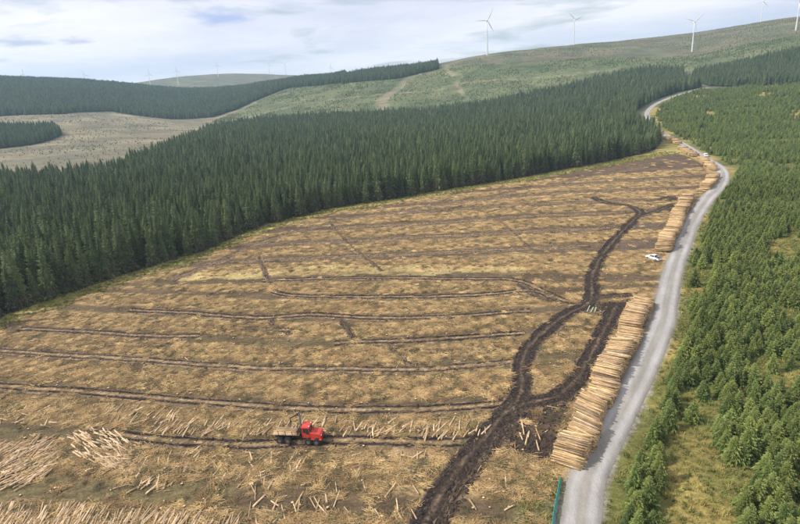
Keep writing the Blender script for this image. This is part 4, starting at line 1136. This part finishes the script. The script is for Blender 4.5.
def van():
    i = int(np.argmin(np.hypot(*(ROAD - np.array(ground(703, 157))).T)))
    t = ROAD[i + 2] - ROAD[i - 2]; t /= np.linalg.norm(t); p = ROAD[i] + np.array([t[1], -t[0]]) * 1.6
    e = link('van', None, label='tiny white van on the far road bend beside the young trees', cat='van')
    e.location = (p[0], p[1], float(terr(*p)) + .2); e.rotation_euler = (0, 0, math.atan2(t[1], t[0]) + math.pi)
    MB().prism([(-2.4, .4), (2.45, .4), (2.5, .9), (1.75, 1.15), (1.25, 2.0), (-2.35, 2.05)], -.92, .92).build('body', M_WHITE, e, bevel=.07)
    ro = Matrix.Rotation(-.53, 3, 'Y')
    MB().box((1.54, 0, 1.56), (.04, 1.55, .8), rot=ro).build('windscreen', M_GLASS, e)
    for s in (-1, 1): MB().prism([(.35, 1.2), (1.55, 1.2), (1.2, 1.85), (.35, 1.85)], s * .915, s * .935).build('side_window', M_GLASS, e)
    for xx in (1.55, -1.5):
        for s in (-1, 1):
            wh = MB().tube((xx, s * .74, .34), (xx, s * .96, .34), .34, n=14).build('wheel', M_RUBBER, e)
            MB().tube((xx, s * .96, .34), (xx, s * .97, .34), .19, n=10).build('rim', M_GREY, wh)
    for s in (-.7, .7): MB().box((2.48, s, .78), (.06, .28, .16)).build('headlight', M_LAMP, e)
van()

# ------------------------------------------------------------------ teal barrier by the road
def barrier():
    P = smooth(gpoly([(554, 530), (556, 515), (559, 498), (562, 482)]), .5)
    e = link('netting_barrier', None, label='low teal netting barrier on posts beside the bottom of the road', cat='barrier')
    e.location = (P[0][0], P[0][1], float(terr(*P[0])))
    L0 = e.location
    V = []; F_ = []
    for i, (a, b) in enumerate(P):
        z = float(terr(a, b)); sg = .06 * math.sin(i * 1.3)
        V += [(a - L0.x, b - L0.y, z + .05 - L0.z), (a - L0.x - .34, b - L0.y, z + 1.05 + sg - L0.z), (a - L0.x - .30, b - L0.y, z + 1.05 + sg - L0.z), (a - L0.x + .04, b - L0.y, z + .05 - L0.z)]
        if i: k = 4 * i; F_ += [(k - 4, k, k + 1, k - 3), (k - 3, k + 1, k + 2, k - 2), (k - 2, k + 2, k + 3, k - 1)]
    MB().add(V, F_).build('netting', M_TEAL, e)
    for a, b in P[::5]:
        z = float(terr(a, b)); MB().tube((a - L0.x + .1, b - L0.y, z - .2 - L0.z), (a - L0.x + .1, b - L0.y, z + 1.0 - L0.z), .05).build('post', M_POST, e)
barrier()
# pale poles stuck in the mud by the cross track
for (a, b), (c, d), lab in (((587, 312), (592, 304), 'leftmost'), ((590, 314), (596, 305), 'middle'), ((594, 314), (597, 307), 'rightmost')):
    p = ground(a, b); q = ground(c, d); v = np.array(q) - np.array(p)
    v = v / np.linalg.norm(v) * 3.4
    MB().tube((p[0], p[1], float(terr(*p)) + .15), (p[0] + v[0], p[1] + v[1], float(terr(p[0] + v[0], p[1] + v[1])) + .55), .12, .09).build('pale_pole', M_PALEPOLE, None, label='%s pale greenish pole lying on the dark mud' % lab, cat='pole', group='poles on the mud')

# ------------------------------------------------------------------ wind turbines
def turbine_meshes():
    HUB = 75.0
    def lathe(rings, n=16):
        vs = []; fs = []
        for z, r_ in rings:
            for i in range(n): a = 6.283 * i / n; vs.append((math.cos(a) * r_, math.sin(a) * r_, z))
        for k in range(len(rings) - 1): fs += [(k * n + i, k * n + (i + 1) % n, (k + 1) * n + (i + 1) % n, (k + 1) * n + i) for i in range(n)]
        fs.append(tuple(range((len(rings) - 1) * n, len(rings) * n)))
        return vs, fs
    out = {}
    def mk(nm, v, f, sm=True):
        me = bpy.data.meshes.new(nm); me.from_pydata([tuple(a) for a in v], [], f); me.update(); me.materials.append(M_TURB)
        if sm:
            for p in me.polygons: p.use_smooth = True
        out[nm] = me
    v, f = lathe([(-3, 1.9), (0, 1.9), (25, 1.6), (50, 1.3), (HUB - 1.6, 1.0)]); mk('tower', v, f)
    b = MB().box((0, 1.8, HUB), (3.4, 9.5, 3.4), .85); mk('nacelle', b.v, b.f, False)
    v, f = lathe([(0, 1.5), (.8, 1.5), (1.8, 1.2), (2.6, .5)], 12); mk('hub', [(x_, -3 - z_, HUB + y_) for x_, y_, z_ in v], f)
    vs = []; fs = []; st = [(0, .9, .9), (2.5, 1.0, .8), (7, 2.5, .5), (15, 1.9, .35), (24, 1.1, .2), (30, .45, .1), (31, .1, .04)]
    for z_, c_, t_ in st:
        vs += [(-c_ * .35, 0, z_), (0, t_ / 2, z_), (c_ * .65, 0, z_), (0, -t_ / 2, z_)]
    for k in range(len(st) - 1): fs += [(4 * k + i, 4 * k + (i + 1) % 4, 4 * k + 4 + (i + 1) % 4, 4 * k + 4 + i) for i in range(4)]
    mk('blade', vs, fs)
    return out, HUB
TM, HUB = turbine_meshes()
def turbine(px, hub_y, dist, phase, label, yaw=0.35, s=1.0):
    d = ray(px, hub_y); t = dist / math.hypot(d[0], d[1]); x_, y_ = d[0] * t, d[1] * t
    hz = CAM_H + d[2] * t; gz = float(terr(x_, y_))
    e = link('wind_turbine', None, label=label, cat='wind turbine', group='wind turbines on the hills')
    e.location = (x_, y_, gz); az = math.atan2(x_, y_); e.rotation_euler = (0, 0, -az + yaw)
    s = max(.7, min(1.35, (hz - gz) / HUB)); e.scale = (s, s, s)
    print('turbine', px, 'hub ground', round(hz, 1), round(gz, 1), 'scale', round((hz - gz) / HUB, 2))
    link('tower', TM['tower'], e); link('nacelle', TM['nacelle'], e); link('hub', TM['hub'], e)
    for k in range(3):
        bl = link('blade', TM['blade'], e); bl.location = (0, -4.2, HUB); bl.rotation_euler = (0, phase + k * 2.0944, 0)
for a in [(486.8, 20.5, 1400, .5, 'wind turbine standing alone above the central green hill', .5), (574.5, 19.5, 1500, 1.3, 'wind turbine on the hill crest right of the central one', .4),
          (694.7, 21.6, 1340, .85, 'white wind turbine whose whole tower stands before the right hill', .45), (761.9, 13, 1900, .3, 'distant wind turbine on the right hill skyline between two nearer ones', .4),
          (799.5, 4.5, 1400, 1.0, 'white wind turbine cut by the right edge of the picture', .3), (22.5, 74, 2700, .1, 'leftmost small wind turbine behind the forested ridge', .5),
          (85.5, 82, 2700, -.35, 'small wind turbine with only a blade showing over the left ridge', .4), (148.4, 73.7, 2600, 0, 'small wind turbine in the dip right of the left ridge', .4),
          (176, 70.5, 2700, .0, 'small wind turbine at the foot of the distant bluish hill', .4), (216.5, 64.8, 2900, .05, 'small wind turbine on the summit of the distant bluish hill', .4),
          (268.5, 66, 3000, .5, 'left one of the faint turbine pair on the distant hill', .3), (285, 67, 3000, .8, 'right one of the faint turbine pair on the distant hill', .3),
          (330, 67, 2600, .2, 'faint wind turbine just above the conifer skyline', .3)]:
    turbine(*a)

# ------------------------------------------------------------------ haze
M_HAZE = bpy.data.materials.new('haze_air'); M_HAZE.use_nodes = True
hn = M_HAZE.node_tree; hn.nodes.clear()
ho = hn.nodes.new('ShaderNodeOutputMaterial'); hv_ = hn.nodes.new('ShaderNodeVolumePrincipled')
hv_.inputs['Color'].default_value = (0.55, 0.79, 1.0, 1); hv_.inputs['Density'].default_value = 0.000125; hv_.inputs['Anisotropy'].default_value = 0.2
hn.links.new(hv_.outputs[0], ho.inputs['Volume'])
hb = MB().box((0, 0, 172), (10600, 10600, 376)).build('haze', M_HAZE, None, kind='stuff', label='thin blue haze over the distant hills', cat='haze')
